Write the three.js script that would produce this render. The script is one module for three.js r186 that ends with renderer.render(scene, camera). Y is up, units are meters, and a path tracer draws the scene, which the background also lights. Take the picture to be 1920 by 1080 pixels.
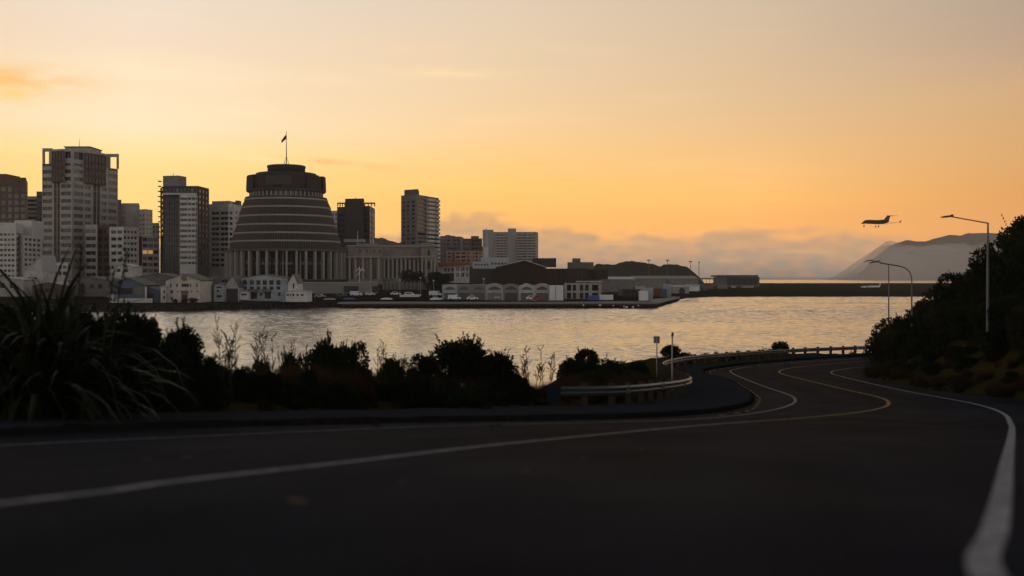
import * as THREE from 'three';
import { mergeGeometries } from 'three/addons/utils/BufferGeometryUtils.js';
import { ImprovedNoise } from 'three/addons/math/ImprovedNoise.js';

// ---------------------------------------------------------------- camera, sky, sun, exposure
const scene = new THREE.Scene();
const EYE = 10.7, F = 2000;                       // eye height above the sea; focal length in units of a 1920 wide frame
const camera = new THREE.PerspectiveCamera(2 * Math.atan(540 / F) * 180 / Math.PI, 1920 / 1080, 0.3, 30000);
camera.position.set(0, EYE, 0);
camera.lookAt(0, EYE, -100);
camera.setViewOffset(1920, 1080, 0, 19, 1920, 1080);
camera.focus = 170;
camera.userData.fStop = camera.getFocalLength() / 1000 / 0.062;

const renderer = new THREE.WebGLRenderer({ antialias: true });
renderer.setSize(1024, 576);
renderer.toneMapping = THREE.LinearToneMapping;
renderer.toneMappingExposure = 1;
renderer.shadowMap.enabled = true;

const R = (deg) => deg * Math.PI / 180;
const clamp = (x, a, b) => Math.min(b, Math.max(a, x));
const lerp = (a, b, t) => a + (b - a) * t;
const smooth = (a, b, x) => { const t = clamp((x - a) / (b - a), 0, 1); return t * t * (3 - 2 * t); };
function table(rows, x) {                         // piecewise linear, rows of [x, value or array]
  let i = 0;
  while (i < rows.length - 2 && x > rows[i + 1][0]) i++;
  const [x0, a] = rows[i], [x1, b] = rows[i + 1], t = clamp((x - x0) / (x1 - x0), 0, 1);
  return Array.isArray(a) ? a.map((v, k) => lerp(v, b[k], t)) : lerp(a, b, t);
}
function rng(seed) { let s = seed >>> 0; return () => { s = (s + 0x6d2b79f5) | 0; let t = Math.imul(s ^ (s >>> 15), 1 | s); t = (t + Math.imul(t ^ (t >>> 7), 61 | t)) ^ t; return ((t ^ (t >>> 14)) >>> 0) / 4294967296; }; }
const perlin = new ImprovedNoise();
const fbm = (x, y, z = 0.37, oct = 4) => { let a = 0.5, s = 0; for (let i = 0; i < oct; i++) { s += a * perlin.noise(x, y, z + i * 7.3); x *= 2.03; y *= 2.03; a *= 0.5; } return s; };
const lin = (hex) => { const c = new THREE.Color(hex); return [c.r, c.g, c.b]; };

// Dusk sky: bright and yellow over the place where the sun went down (a little left of the view), greyer to the right, dim blue overhead; the low sky behind the eye is brightened to light the town fronts.
const SUN_AZ = -19.5, HAZE = 0.0001;
const el = (py) => Math.atan((521 - py) / F) * 180 / Math.PI;
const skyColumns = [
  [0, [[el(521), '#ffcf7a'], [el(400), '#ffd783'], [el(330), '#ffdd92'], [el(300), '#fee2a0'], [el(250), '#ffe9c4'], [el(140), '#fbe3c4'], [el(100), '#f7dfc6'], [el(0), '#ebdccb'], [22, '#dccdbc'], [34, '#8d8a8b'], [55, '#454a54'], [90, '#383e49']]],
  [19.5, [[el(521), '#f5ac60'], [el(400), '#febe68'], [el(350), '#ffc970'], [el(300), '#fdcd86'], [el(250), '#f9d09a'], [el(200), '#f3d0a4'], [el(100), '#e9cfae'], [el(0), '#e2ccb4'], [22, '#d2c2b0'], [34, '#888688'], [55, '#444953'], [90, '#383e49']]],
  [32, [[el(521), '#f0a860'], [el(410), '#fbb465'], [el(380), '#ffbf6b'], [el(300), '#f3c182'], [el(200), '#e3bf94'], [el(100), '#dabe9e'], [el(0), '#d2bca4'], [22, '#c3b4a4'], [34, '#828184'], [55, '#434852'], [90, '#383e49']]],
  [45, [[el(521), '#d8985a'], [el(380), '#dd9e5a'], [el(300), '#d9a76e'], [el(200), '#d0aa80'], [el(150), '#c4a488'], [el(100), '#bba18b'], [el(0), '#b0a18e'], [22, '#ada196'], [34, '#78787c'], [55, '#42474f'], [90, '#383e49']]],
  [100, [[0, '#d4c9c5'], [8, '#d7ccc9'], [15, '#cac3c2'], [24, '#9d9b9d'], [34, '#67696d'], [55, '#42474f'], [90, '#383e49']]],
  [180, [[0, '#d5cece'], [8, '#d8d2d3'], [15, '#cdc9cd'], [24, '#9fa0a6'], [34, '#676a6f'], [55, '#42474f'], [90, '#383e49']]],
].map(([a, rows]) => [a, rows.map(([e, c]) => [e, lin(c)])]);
function skyColor(az, e) {
  let da = Math.abs(((az - SUN_AZ + 540) % 360) - 180), i = 0;
  while (i < skyColumns.length - 2 && da > skyColumns[i + 1][0]) i++;
  const t = clamp((da - skyColumns[i][0]) / (skyColumns[i + 1][0] - skyColumns[i][0]), 0, 1);
  let c = table(skyColumns[i][1], e).map((v, k) => lerp(v, table(skyColumns[i + 1][1], e)[k], t));
  const mix = (to, w) => { c = c.map((v, k) => lerp(v, to[k], clamp(w, 0, 1))); };
  // low bank of sea fog, thicker and higher in places, all along the sea horizon
  const px = Math.tan(R(clamp(az, -60, 60))) * F + 960;
  const top = el(table([[-3000, 470], [300, 462], [640, 450], [790, 426], [850, 401], [930, 404], [1010, 424], [1120, 437], [1290, 431], [1400, 429], [1520, 436], [1680, 452], [1850, 466], [2300, 470], [4500, 470]], px));
  if (e < 7) {
    const n = fbm(az * 0.35 + 4, e * 1.5, 1.7, 5), n2 = fbm(az * 1.1, e * 2.6, 5.1, 4);
    const lip = top + n * 1.1 + n2 * 0.35;
    const fog = table([[0, [0.22, 0.19, 0.165]], [0.35, [0.25, 0.205, 0.17]], [0.8, [0.37, 0.272, 0.196]], [1.5, [0.49, 0.325, 0.205]], [2.6, [0.6, 0.35, 0.185]], [3.6, [0.68, 0.37, 0.17]]], e + n2 * 0.5);
    const w = smooth(lip + 0.12, lip - 0.5, e) * (0.74 + 0.5 * n2 + 0.14 * smooth(lip - 0.8, lip - 2.0, e));
    mix(fog.map((v, k) => v * [0.76, 0.84, 1.02][k] * lerp(1, 0.8, smooth(70, 150, da))), w);
    const streak = smooth(0.12, 0.3, fbm(az * 0.12 + 9, e * 3.2, 2.2, 4)) * smooth(0.5, 1.3, e) * smooth(lip, lip - 0.8, e) * 0.5;
    mix([0.8, 0.46, 0.22], streak * smooth(80, 20, da));
  }
  // thin high cirrus
  if (e > 0.5 && e < 40) {
    const s = fbm(az * 0.10 + 3.1, e * 0.75 + az * 0.02, 8.8, 5);
    mix([1.0, 0.85, 0.62].map((v, k) => Math.min(1, c[k] * 1.06)), smooth(0.05, 0.35, s) * 0.5 * smooth(60, 20, da));
    const blob = (x0, y0, rx, ry, tilt, amount, col) => {
      const dx = az - x0, dy = (e - y0) - dx * tilt, q = (dx / rx) ** 2 + (dy / ry) ** 2;
      if (q > 6) return;
      const f = fbm(dx * 0.45 + x0, dy * 2.6, y0, 5);
      mix(col, amount * Math.exp(-q) * clamp(0.75 + 2.1 * f, 0, 1.3));
    };
    blob(-25.2, 9.6, 3.4, 0.5, -0.02, 1.1, [0.96, 0.57, 0.21]);
    blob(-24.4, 10.3, 3.0, 0.22, -0.03, 0.5, [0.98, 0.68, 0.36]);
    blob(-25.8, 8.95, 2.6, 0.4, -0.03, 0.8, [0.98, 0.66, 0.24]);
    blob(-8.9, 6.05, 3.2, 0.14, -0.085, 0.95, [0.93, 0.5, 0.17]);
    blob(-3.5, 10.9, 3.0, 0.22, -0.01, 0.9, [1.0, 0.74, 0.43]);
    blob(-5.6, 12.1, 4.0, 0.45, 0.01, 0.35, [0.97, 0.70, 0.45]);
    blob(-13.5, 6.3, 3.4, 0.22, 0.02, 0.4, [1.0, 0.84, 0.47]);
    blob(-18.5, 10.8, 2.5, 0.3, 0.0, 0.3, [1.0, 0.80, 0.47]);
  }
  // the haze near the ground takes part of this away again on its way to the eye
  const through = Math.min(6800, 270 / Math.sin(R(Math.max(e, 0.3))));
  return c.map((v, k) => v * Math.exp([1.0, 0.93, 0.72][k] * HAZE * through));
}
{
  const W = 3072, H = 1536, data = new Float32Array(W * H * 4);
  for (let j = 0; j < H; j++) {
    const e = ((j + 0.5) / H - 0.5) * 180;
    for (let i = 0; i < W; i++) {
      const o = (j * W + i) * 4;
      let c;
      if (e < -0.6) c = [0.2, 0.16, 0.12];
      else {
        const phi = ((i + 0.5) / W - 0.5) * 2 * Math.PI;          // atan2(z, x)
        const az = Math.atan2(Math.cos(phi), -Math.sin(phi)) * 180 / Math.PI;
        c = skyColor(az, Math.max(e, 0.001));
      }
      data[o] = c[0]; data[o + 1] = c[1]; data[o + 2] = c[2]; data[o + 3] = 1;
    }
  }
  const sky = new THREE.DataTexture(data, W, H, THREE.RGBAFormat, THREE.FloatType);
  sky.mapping = THREE.EquirectangularReflectionMapping;
  sky.magFilter = sky.minFilter = THREE.LinearFilter;
  sky.needsUpdate = true;
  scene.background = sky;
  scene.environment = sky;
}
const sun = new THREE.DirectionalLight(0xffb066, 0.12);            // just going down behind the town
sun.name = 'sun';
sun.position.set(Math.sin(R(SUN_AZ)) * 500, 500 * Math.tan(R(0.8)), -Math.cos(R(SUN_AZ)) * 500);
sun.target.position.set(0, 0, 0);
sun.castShadow = true;
sun.shadow.radius = 6;
Object.assign(sun.shadow.camera, { left: -400, right: 400, top: 300, bottom: -300, near: 1, far: 2500 });
sun.shadow.mapSize.set(4096, 4096);
scene.add(sun, sun.target);

// ---------------------------------------------------------------- naming and placing
const taken = new Map();
function numbered(name) { const n = taken.get(name) ?? 0; taken.set(name, n + 1); return n ? name + '_' + String(n).padStart(3, '0') : name; }
const V3 = (x, y, z) => new THREE.Vector3(x, y, z);
const X = (px, d) => (px - 960) / F * d;                            // metres to the right of the eye at distance d
const Y = (py, d) => EYE - (py - 521) / F * d;                      // metres above the sea
const at = (px, py, d) => V3(X(px, d), Y(py, d), -d);
function thing(name, label, category, base, group, kind) {
  const o = new THREE.Group();
  o.name = numbered(name);
  o.position.copy(base);
  o.userData = { label, category };
  if (group) o.userData.group = group;
  if (kind) o.userData.kind = kind;
  scene.add(o);
  return o;
}
function shade(m) { m.castShadow = true; m.receiveShadow = true; return m; }
function solo(name, geometry, material, label, category, group, kind) { // a thing or a piece of the setting that is one mesh
  const m = shade(new THREE.Mesh(geometry, material));
  m.name = numbered(name);
  if (label) m.userData.label = label;
  if (category) m.userData.category = category;
  if (group) m.userData.group = group;
  if (kind) m.userData.kind = kind;
  scene.add(m);
  return m;
}
const offsetOf = (o) => { const v = V3(0, 0, 0); for (let p = o; p && p !== scene; p = p.parent) v.add(p.position); return v; };
function part(parent, name, geometry, material, kind) {              // geometry in scene coordinates
  const o = offsetOf(parent);
  geometry.translate(-o.x, -o.y, -o.z);
  const m = shade(new THREE.Mesh(geometry, material));
  m.name = name;
  if (kind) m.userData.kind = kind;
  parent.add(m);
  return m;
}
const unitBox = new THREE.BoxGeometry(1, 1, 1);
function box(parent, name, material, x, y, z, w, h, d, ry = 0) {     // centre in scene coordinates
  const o = offsetOf(parent), m = shade(new THREE.Mesh(unitBox, material));
  m.name = name;
  m.position.set(x - o.x, y - o.y, z - o.z);
  m.scale.set(w, h, d);
  m.rotation.y = ry;
  parent.add(m);
  return m;
}
function boxG(x, y, z, w, h, d, ry = 0) { const g = new THREE.BoxGeometry(w, h, d); if (ry) g.rotateY(ry); g.translate(x, y, z); return g; }
function rod(a, b, r0, r1 = r0, seg = 8) {                           // tapered rod between two points
  const dir = b.clone().sub(a), g = new THREE.CylinderGeometry(r1, r0, dir.length(), seg, 1);
  g.translate(0, dir.length() / 2, 0);
  g.applyQuaternion(new THREE.Quaternion().setFromUnitVectors(V3(0, 1, 0), dir.normalize()));
  g.translate(a.x, a.y, a.z);
  return g;
}
const tube = (pts, r, seg = 24, rad = 8) => new THREE.TubeGeometry(new THREE.CatmullRomCurve3(pts), seg, r, rad);
const merged = (list) => mergeGeometries(list.map((g) => { const q = g.index ? g.toNonIndexed() : g; for (const k of Object.keys(q.attributes)) if (!['position', 'normal', 'uv'].includes(k)) q.deleteAttribute(k); return q; }));

// ---------------------------------------------------------------- materials
function noiseTexture(size, f, srgb = true, repeat = 1) {            // f(u, v) -> [r, g, b] 0..1, tiles by blending
  const data = new Uint8Array(size * size * 4);
  for (let j = 0; j < size; j++) for (let i = 0; i < size; i++) {
    const c = f(i / size, j / size), o = (j * size + i) * 4;
    data[o] = clamp(c[0], 0, 1) * 255; data[o + 1] = clamp(c[1], 0, 1) * 255; data[o + 2] = clamp(c[2], 0, 1) * 255; data[o + 3] = 255;
  }
  const t = new THREE.DataTexture(data, size, size, THREE.RGBAFormat);
  if (srgb) t.colorSpace = THREE.SRGBColorSpace;
  t.wrapS = t.wrapT = THREE.RepeatWrapping;
  t.magFilter = THREE.LinearFilter; t.minFilter = THREE.LinearMipmapLinearFilter;
  t.repeat.set(repeat, repeat);
  t.needsUpdate = true;
  return t;
}
function tiled(u, v, scale, z, oct = 4) {                             // tileable fbm
  const p = (a, b) => fbm(a * scale, b * scale, z, oct);
  const s = u, t = v;
  return (p(u, v) * (1 - s) + p(u - 1, v) * s) * (1 - t) + (p(u, v - 1) * (1 - s) + p(u - 1, v - 1) * s) * t;
}
const grime = noiseTexture(256, (u, v) => { const n = 0.9 + 0.28 * tiled(u, v, 5, 3.3, 5) + 0.1 * tiled(u, v * 0.25, 22, 9.1, 3); return [n, n * 0.99, n * 0.97]; });
grime.repeat.set(1 / 14, 1 / 14);
const rgb = (r, g, b) => new THREE.Color().setRGB(r, g, b);
const std = (color, roughness = 0.85, extra = {}) => new THREE.MeshStandardMaterial({ color, roughness, ...extra });
const matte = (r, g, b, extra = {}) => new THREE.MeshPhysicalMaterial({ color: rgb(r, g, b), roughness: 1, specularIntensity: 0, ...extra });
const wallMat = (r, g, b, rough = 0.85) => std(rgb(r, g, b), rough, { map: grime });
const glassMat = (r, g, b, rough = 0.08) => new THREE.MeshPhysicalMaterial({ color: rgb(r, g, b), roughness: rough, specularIntensity: 1, ior: 1.4 });
const M = {
  glass: [glassMat(0.012, 0.013, 0.016), glassMat(0.02, 0.02, 0.022, 0.12), glassMat(0.035, 0.033, 0.03, 0.15), glassMat(0.008, 0.009, 0.011, 0.06)],
  bronze: [glassMat(0.04, 0.02, 0.012), glassMat(0.055, 0.027, 0.016, 0.12), glassMat(0.03, 0.015, 0.009, 0.06)],
  mixed: null,
  blind: [glassMat(0.16, 0.145, 0.125, 0.2), glassMat(0.12, 0.11, 0.1, 0.15), glassMat(0.2, 0.18, 0.155, 0.25)],
  white: wallMat(0.72, 0.71, 0.69), offwhite: wallMat(0.58, 0.555, 0.53), pale: wallMat(0.46, 0.44, 0.42), grey: wallMat(0.26, 0.25, 0.245),
  midgrey: wallMat(0.16, 0.155, 0.15), dark: wallMat(0.055, 0.052, 0.052), darkglassWall: new THREE.MeshPhysicalMaterial({ color: rgb(0.02, 0.021, 0.026), roughness: 0.22 }),
  brown: wallMat(0.14, 0.085, 0.058), cream: wallMat(0.62, 0.58, 0.5), stone: wallMat(0.3, 0.265, 0.225), stoneLight: wallMat(0.38, 0.345, 0.3),
  bluewall: wallMat(0.1, 0.14, 0.2), paleblue: wallMat(0.42, 0.47, 0.52), pink: wallMat(0.5, 0.34, 0.26), rust: wallMat(0.28, 0.1, 0.05),
  roof: std(rgb(0.09, 0.09, 0.095), 0.7), roofpale: std(rgb(0.34, 0.36, 0.38), 0.5), roofrust: std(rgb(0.2, 0.09, 0.06), 0.8),
  steel: std(rgb(0.45, 0.47, 0.5), 0.38, { metalness: 0.85 }), darksteel: std(rgb(0.1, 0.1, 0.105), 0.5, { metalness: 0.6 }), timber: matte(0.07, 0.056, 0.042),
  black: std(rgb(0.02, 0.02, 0.021), 0.6), concrete: wallMat(0.3, 0.29, 0.275), red: std(rgb(0.3, 0.05, 0.03), 0.6), blue: std(rgb(0.06, 0.12, 0.3), 0.6), boatwhite: std(rgb(0.72, 0.72, 0.73), 0.35),
};

M.mixed = [...M.glass, ...M.glass, M.blind[1], M.blind[0]];

// ---------------------------------------------------------------- terrain: the road drops away from the eye down to the shore
const dropTable = [[-20, -0.9], [0, 0.7], [4, 1.12], [8, 1.56], [16, 2.5], [24, 3.38], [30, 4.02], [39, 4.75], [55, 5.75], [70, 6.33], [82, 6.72], [107, 7.5], [125, 8.1], [160, 9.0], [260, 9.6]];
const drop = (d) => {                                                // smoothed
  let s = 0; for (let k = -2; k <= 2; k++) s += table(dropTable, d + k * Math.min(2.5, 0.6 + Math.abs(d) * 0.04)); return s / 5;
};
const road = (d) => EYE - drop(d);                                   // height of the carriageway
function ground(px, py) {                                            // the point of the carriageway seen there
  let a = 2, b = 160;
  for (let k = 0; k < 40; k++) { const m = (a + b) / 2; if (drop(m) / m > (py - 521) / F) a = m; else b = m; }
  return [X(px, a), a];
}
const curve = (list, n = 160, pre = [], post = []) => new THREE.SplineCurve([...pre, ...list.map(([x, y]) => ground(x, y)), ...post].map(([x, d]) => new THREE.Vector2(x, d))).getSpacedPoints(n);
const kerbLine = curve([[0, 819], [200, 808], [400, 801], [600, 796], [800, 792], [1000, 788.5], [1200, 783.5], [1330, 775], [1390, 765], [1413, 755], [1410, 740], [1370, 716], [1327, 704], [1322, 699], [1332, 693], [1400, 683.5], [1500, 675], [1655, 665.5]], 260, [[-16, -16], [-11.6, 8]], [[50, 117], [75, 128]]);
const backLine = curve([[985, 770], [1150, 766], [1250, 753], [1288, 743], [1286, 733], [1262, 718], [1240, 706], [1254, 696], [1300, 687], [1400, 677.5], [1500, 670.5], [1655, 662.8]], 260, [[-18.5, -15], [-13.6, 9], [-10.4, 21.6], [-9.2, 24.2], [-7.4, 26.3], [-5.1, 28.3], [-2.4, 29.9], [-0.8, 32]], [[50, 120.5], [75, 131.5]]);
const vergeLine = curve([[1920, 749], [1800, 737], [1700, 721], [1640, 709], [1624, 704], [1636, 697], [1700, 689], [1900, 683]], 160, [[10, -16], [17, 8], [22, 28]], [[75, 92], [110, 94]]);
function nearest(line, x, d) {
  let best = 1e9, k = 0;
  for (let i = 0; i < line.length; i++) { const q = (line[i].x - x) ** 2 + (line[i].y - d) ** 2; if (q < best) { best = q; k = i; } }
  const a = line[Math.max(0, k - 1)], b = line[Math.min(line.length - 1, k + 1)];
  const side = Math.sign((b.x - a.x) * (d - a.y) - (b.y - a.y) * (x - a.x));   // + on the left going forward
  return [Math.sqrt(best) * side, line[k]];
}
const pathY = (x, d) => { const k = smooth(-4, 1, x), q = nearest(kerbLine, x, d)[1].y; return lerp(road(q), road(d), k) + 0.14; };
function land(x, d) {                                                // height of the natural ground
  const [s, p] = nearest(backLine, x, d), [r, q] = nearest(vergeLine, x, d);
  let y = road(d) - 0.15;
  if (s > 0) {
    const n = fbm(x * 0.22, d * 0.22, 4.4, 3);
    y = pathY(p.x, p.y) - 0.3 + 0.36 * smooth(0.8, 2.0, s) + n * 0.5 * smooth(0.5, 3, s) - Math.max(0, s - lerp(5.5, 0.9, smooth(92, 104, p.y))) * 0.5;
    y = Math.max(y, -3);
  } else if (r < 0) {
    const t = -r, n = fbm(x * 0.16, d * 0.16, 2.1, 4);
    y = road(q.y) - 0.05 + 0.1 * smooth(0, 0.6, t) + n * 0.35 * smooth(0.4, 3, t) + table([[0, 0], [1.5, 0.25], [6, 3.0], [14, 8.2], [30, 15], [60, 20]], t) + n * 1.2 * smooth(4, 12, t);
  }
  return y;
}
function sheet(rows, uvScale = 1) {                                  // rows of points -> a surface facing up
  const pos = [], uv = [], idx = [], n = rows[0].length;
  for (const row of rows) for (const p of row) { pos.push(p.x, p.y, p.z); uv.push(p.x * uvScale, p.z * uvScale); }
  for (let j = 0; j < rows.length - 1; j++) for (let i = 0; i < n - 1; i++) {
    const a = j * n + i, b = a + 1, c = a + n, e = c + 1;
    idx.push(a, b, c, b, e, c);
  }
  const g = new THREE.BufferGeometry();
  g.setAttribute('position', new THREE.Float32BufferAttribute(pos, 3));
  g.setAttribute('uv', new THREE.Float32BufferAttribute(uv, 2));
  g.setIndex(idx);
  g.computeVertexNormals();
  return g;
}
const soilTex = noiseTexture(256, (u, v) => { const n = 0.5 + 0.5 * tiled(u, v, 9, 1.2, 5), m = 0.5 + 0.9 * tiled(u, v, 30, 6.2, 3); return [0.20 + 0.12 * n + 0.07 * m, 0.19 + 0.1 * n + 0.05 * m, 0.12 + 0.05 * n]; });
soilTex.repeat.set(1 / 5, 1 / 5);
{
  const rows = [];
  for (let d = -16; d <= 200; d += d < 110 ? 1 : 3) { const row = []; for (let x = -90; x <= 130; x += 1.1) row.push(V3(x, land(x, d), -d)); rows.push(row); }
  solo('terrain', sheet(rows), matte(0.6, 0.6, 0.6, { map: soilTex }), 'dark earth slope under the scrub and the wooded hill', 'terrain', null, 'structure');
}
// sea
const SLOPE = 0.24, RIPPLE = 0.5;
{
  // real wavelets near and in the middle distance, in bands of ruffled and calmer water; flat beyond
  const rows = [], step = 0.0022, n = 600, r = rng(9), rand = [];
  let d = 62, k = 0, prev = null;
  while (d < 6600) {
    const row = [], near = d > 95 && d < 640, amp = d * step * smooth(900, 600, d);
    for (let i = 0; i <= n; i++) {
      const u = i / n - 0.5, x = u * (1.12 * d + 40), lee = smooth(-88, -70, x) * smooth(-50, -64, x) * smooth(338, 352, d) * smooth(420, 380, d), calm = clamp(0.9 + 0.9 * fbm(x * 0.006 + 3, d * 0.022, 6.6, 4), 0.4, 1.25) * (1 - 0.8 * lee);
      const h = amp ? amp * calm * SLOPE * (0.75 * perlin.noise(x / (d * 0.022), k * 0.43, 4.4) + 1.1 * perlin.noise(x / (d * 0.0085), k * 0.71, 1.1) + 0.3 * (r() - 0.5)) : 0;
      row.push(V3(x, h, -d));
    }
    rows.push(row);
    d *= near ? 1 + step : d < 100 ? 1.01 : d < 900 ? 1.012 : 1.12; k++;
  }
  // fine ripples, too small to build
  const N = 256, hs = new Float32Array(N * N);
  for (let j = 0; j < N; j++) for (let i = 0; i < N; i++) hs[j * N + i] = tiled(i / N, j / N, 22, 2.7, 3);
  const nd = new Uint8Array(N * N * 4);
  for (let j = 0; j < N; j++) for (let i = 0; i < N; i++) {
    const gx = (hs[j * N + (i + 1) % N] - hs[j * N + (i + N - 1) % N]) * 3.2, gy = (hs[((j + 1) % N) * N + i] - hs[((j + N - 1) % N) * N + i]) * 3.2, q = 1 / Math.hypot(gx, gy, 1), o = (j * N + i) * 4;
    nd[o] = (-gx * q * 0.5 + 0.5) * 255; nd[o + 1] = (-gy * q * 0.5 + 0.5) * 255; nd[o + 2] = (q * 0.5 + 0.5) * 255; nd[o + 3] = 255;
  }
  const ripple = new THREE.DataTexture(nd, N, N, THREE.RGBAFormat);
  ripple.wrapS = ripple.wrapT = THREE.RepeatWrapping; ripple.magFilter = THREE.LinearFilter; ripple.repeat.set(1 / 7.3, 1 / 6.1); ripple.needsUpdate = true;
  const mat = new THREE.MeshPhysicalMaterial({ color: rgb(0.012, 0.018, 0.02), roughness: 0.15, normalMap: ripple, normalScale: new THREE.Vector2(RIPPLE, RIPPLE), ior: 4, specularIntensity: 1, clearcoat: 1, clearcoatRoughness: 0.2 });
  solo('sea', sheet(rows), mat, 'calm harbour water mirroring the evening sky', 'water', null, 'structure');
}
// carriageway, footpath, kerb
const asphaltTex = noiseTexture(512, (u, v) => { const n = 0.5 + 0.5 * tiled(u, v, 10, 3.2, 4), m = tiled(u, v, 90, 4.2, 2), q = 0.225 + 0.07 * n + 0.2 * m; return [q, q, q * 1.02]; });
asphaltTex.repeat.set(1 / 3.1, 1 / 3.1);
const asphaltBump = noiseTexture(256, (u, v) => { const n = 0.5 + 1.2 * tiled(u, v, 60, 7.2, 2); return [n, n, n]; }, false);
asphaltBump.repeat.set(1 / 1.3, 1 / 1.3);
const wornTex = noiseTexture(256, (u, v) => { const n = 0.52 + 0.5 * tiled(u, v, 4, 11.2, 5); return [n, clamp(0.55 + 0.5 * n, 0, 1) * 0.8, n]; }, false);
wornTex.repeat.set(1 / 9, 1 / 17);
const asphalt = new THREE.MeshPhysicalMaterial({ color: rgb(0.36, 0.41, 0.55), roughness: 0.95, specularIntensity: 0.003, map: asphaltTex, bumpMap: asphaltBump, bumpScale: 0.006, roughnessMap: wornTex });
const footpathMat = new THREE.MeshPhysicalMaterial({ color: rgb(0.66, 0.7, 0.78), roughness: 0.95, specularIntensity: 0, map: asphaltTex, bumpMap: asphaltBump, bumpScale: 0.004 });
const kerbMat = matte(0.022, 0.022, 0.022, { map: grime });  // near black: the shade on the kerb face is put into its colour
function leftAt(line, d) { let best = 1e9; for (let i = 0; i < line.length - 1; i++) { const a = line[i], b = line[i + 1]; if ((a.y - d) * (b.y - d) <= 0 && a.y !== b.y) best = Math.min(best, lerp(a.x, b.x, (d - a.y) / (b.y - a.y))); } return best; }
{
  const rows = [];
  for (let d = -13.5; d <= 126; d += d < 40 ? 0.5 : 1) {
    const a = leftAt(kerbLine, d) - 0.02, b = d < 75 ? Math.max(leftAt(vergeLine, d) + 0.6, a + 4) : d > 90 ? 90 : lerp(leftAt(vergeLine, 74.9) + 0.6, 90, (d - 75) / 15), row = [];
    for (let k = 0; k <= 40; k++) row.push(V3(lerp(a, b, k / 40), road(d), -d));
    rows.push(row);
  }
  const g = sheet(rows), tone = [];
  for (const row of rows) for (const q of row) { const [s] = nearest(kerbLine, q.x, -q.z), worn = 0.10 * Math.cos((-s - 0.4) * 2 * Math.PI / 1.75) * smooth(1, 2, -s); const t = 0.95 + 0.75 * fbm(q.x * 0.22, q.z * 0.1, 7.7, 4) + 0.4 * fbm(q.x * 1.1, q.z * 0.9, 2.7, 3) + 1.5 * worn; tone.push(t, t, t); } // worn wheel tracks and patchy seal
  g.setAttribute('color', new THREE.Float32BufferAttribute(tone, 3));
  asphalt.vertexColors = true;
  solo('road', g, asphalt, 'dark asphalt road winding downhill in a double bend', 'road', null, 'structure');
}
{
  const top = [], face = [], rim = [];
  for (let i = 0; i < kerbLine.length; i++) {
    const p = kerbLine[i], a = kerbLine[Math.max(0, i - 1)], b = kerbLine[Math.min(kerbLine.length - 1, i + 1)], t = new THREE.Vector2(b.x - a.x, b.y - a.y).normalize(), n = new THREE.Vector2(-t.y, t.x);
    const y = road(p.y), q = (s) => [p.x + n.x * s, p.y + n.y * s];
    const [x1, d1] = q(0.03), [x2, d2] = q(0.16);
    face.push([V3(p.x, y - 0.05, -p.y), V3(x1, y + 0.12, -d1), V3(q(0.05)[0], y + 0.14, -q(0.05)[1]), V3(x2, y + 0.144, -d2)].reverse());
  }
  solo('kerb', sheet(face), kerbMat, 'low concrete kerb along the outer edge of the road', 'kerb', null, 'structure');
  const pathRows = [];
  for (let d = -12; d <= 125; d += d < 40 ? 0.5 : 1) {
    const b = leftAt(kerbLine, d) - 0.06, a = Math.min(leftAt(backLine, d) - (d > 37 ? 0.15 : 0.9), b - 1.2), row = [];
    for (let k = 0; k <= 6; k++) { const x = lerp(a, b, k / 6); row.push(V3(x, pathY(x, d), -d)); }
    pathRows.push(row);
  }
  solo('footpath', sheet(pathRows), footpathMat, 'narrow asphalt footpath behind the kerb', 'footpath', null, 'structure');
}
// painted lines
const lineTex = noiseTexture(256, (u, v) => { const n = 0.74 + 0.55 * tiled(u, v, 9, 5.9, 5) + 0.35 * tiled(u, v, 60, 2.9, 2); return [n, n, n]; });
lineTex.repeat.set(1 / 1.7, 1 / 1.7);
const paint = matte(0.62, 0.64, 0.67, { map: lineTex, specularIntensity: 0.02 }), yellowPaint = matte(0.7, 0.52, 0.2, { map: lineTex, specularIntensity: 0.02 });
function stripe(name, list, width, material, label, lift = 0.005, n = 220, pre = [], post = []) {
  const pts = Array.isArray(list[0]) ? curve(list, n, pre, post) : list, rows = [];
  for (let i = 0; i < pts.length; i++) {
    const p = pts[i], a = pts[Math.max(0, i - 1)], b = pts[Math.min(pts.length - 1, i + 1)], t = new THREE.Vector2(b.x - a.x, b.y - a.y).normalize();
    const w = width / 2, l = [p.x - t.y * w, p.y + t.x * w], r = [p.x + t.y * w, p.y - t.x * w];
    rows.push([V3(l[0], road(l[1]) + lift, -l[1]), V3(r[0], road(r[1]) + lift, -r[1])]);
  }
  return solo(name, sheet(rows), material, label, 'road marking', null, 'structure');
}
stripe('centre_line', [[0, 945], [330, 903], [640, 868], [960, 831], [1280, 800.5], [1402, 791]], 0.14, paint, 'white painted line sweeping across the near road', 0.005, 160, [[-6, 0.5]]);
stripe('centre_line', [[1402, 791], [1560, 778.5], [1640, 768], [1666, 757], [1645, 744], [1560, 724.5], [1478, 704.5], [1461, 697.5], [1480, 690.5], [1560, 682], [1660, 674.5]], 0.14, yellowPaint, 'yellow painted centre line curling through the bends', 0.005, 260, [], [[42, 100]]);
stripe('edge_line', [[1851, 1080], [1864, 1000], [1878, 930], [1889, 860], [1897, 810], [1895, 795], [1880, 775], [1830, 758], [1740, 741], [1650, 723], [1580, 706.5], [1559, 699.5], [1575, 693.5], [1660, 686]], 0.13, paint, 'white edge line on the hill side of the road', 0.005, 300, [[0.9, 1.2]], [[44, 88]]);
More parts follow.
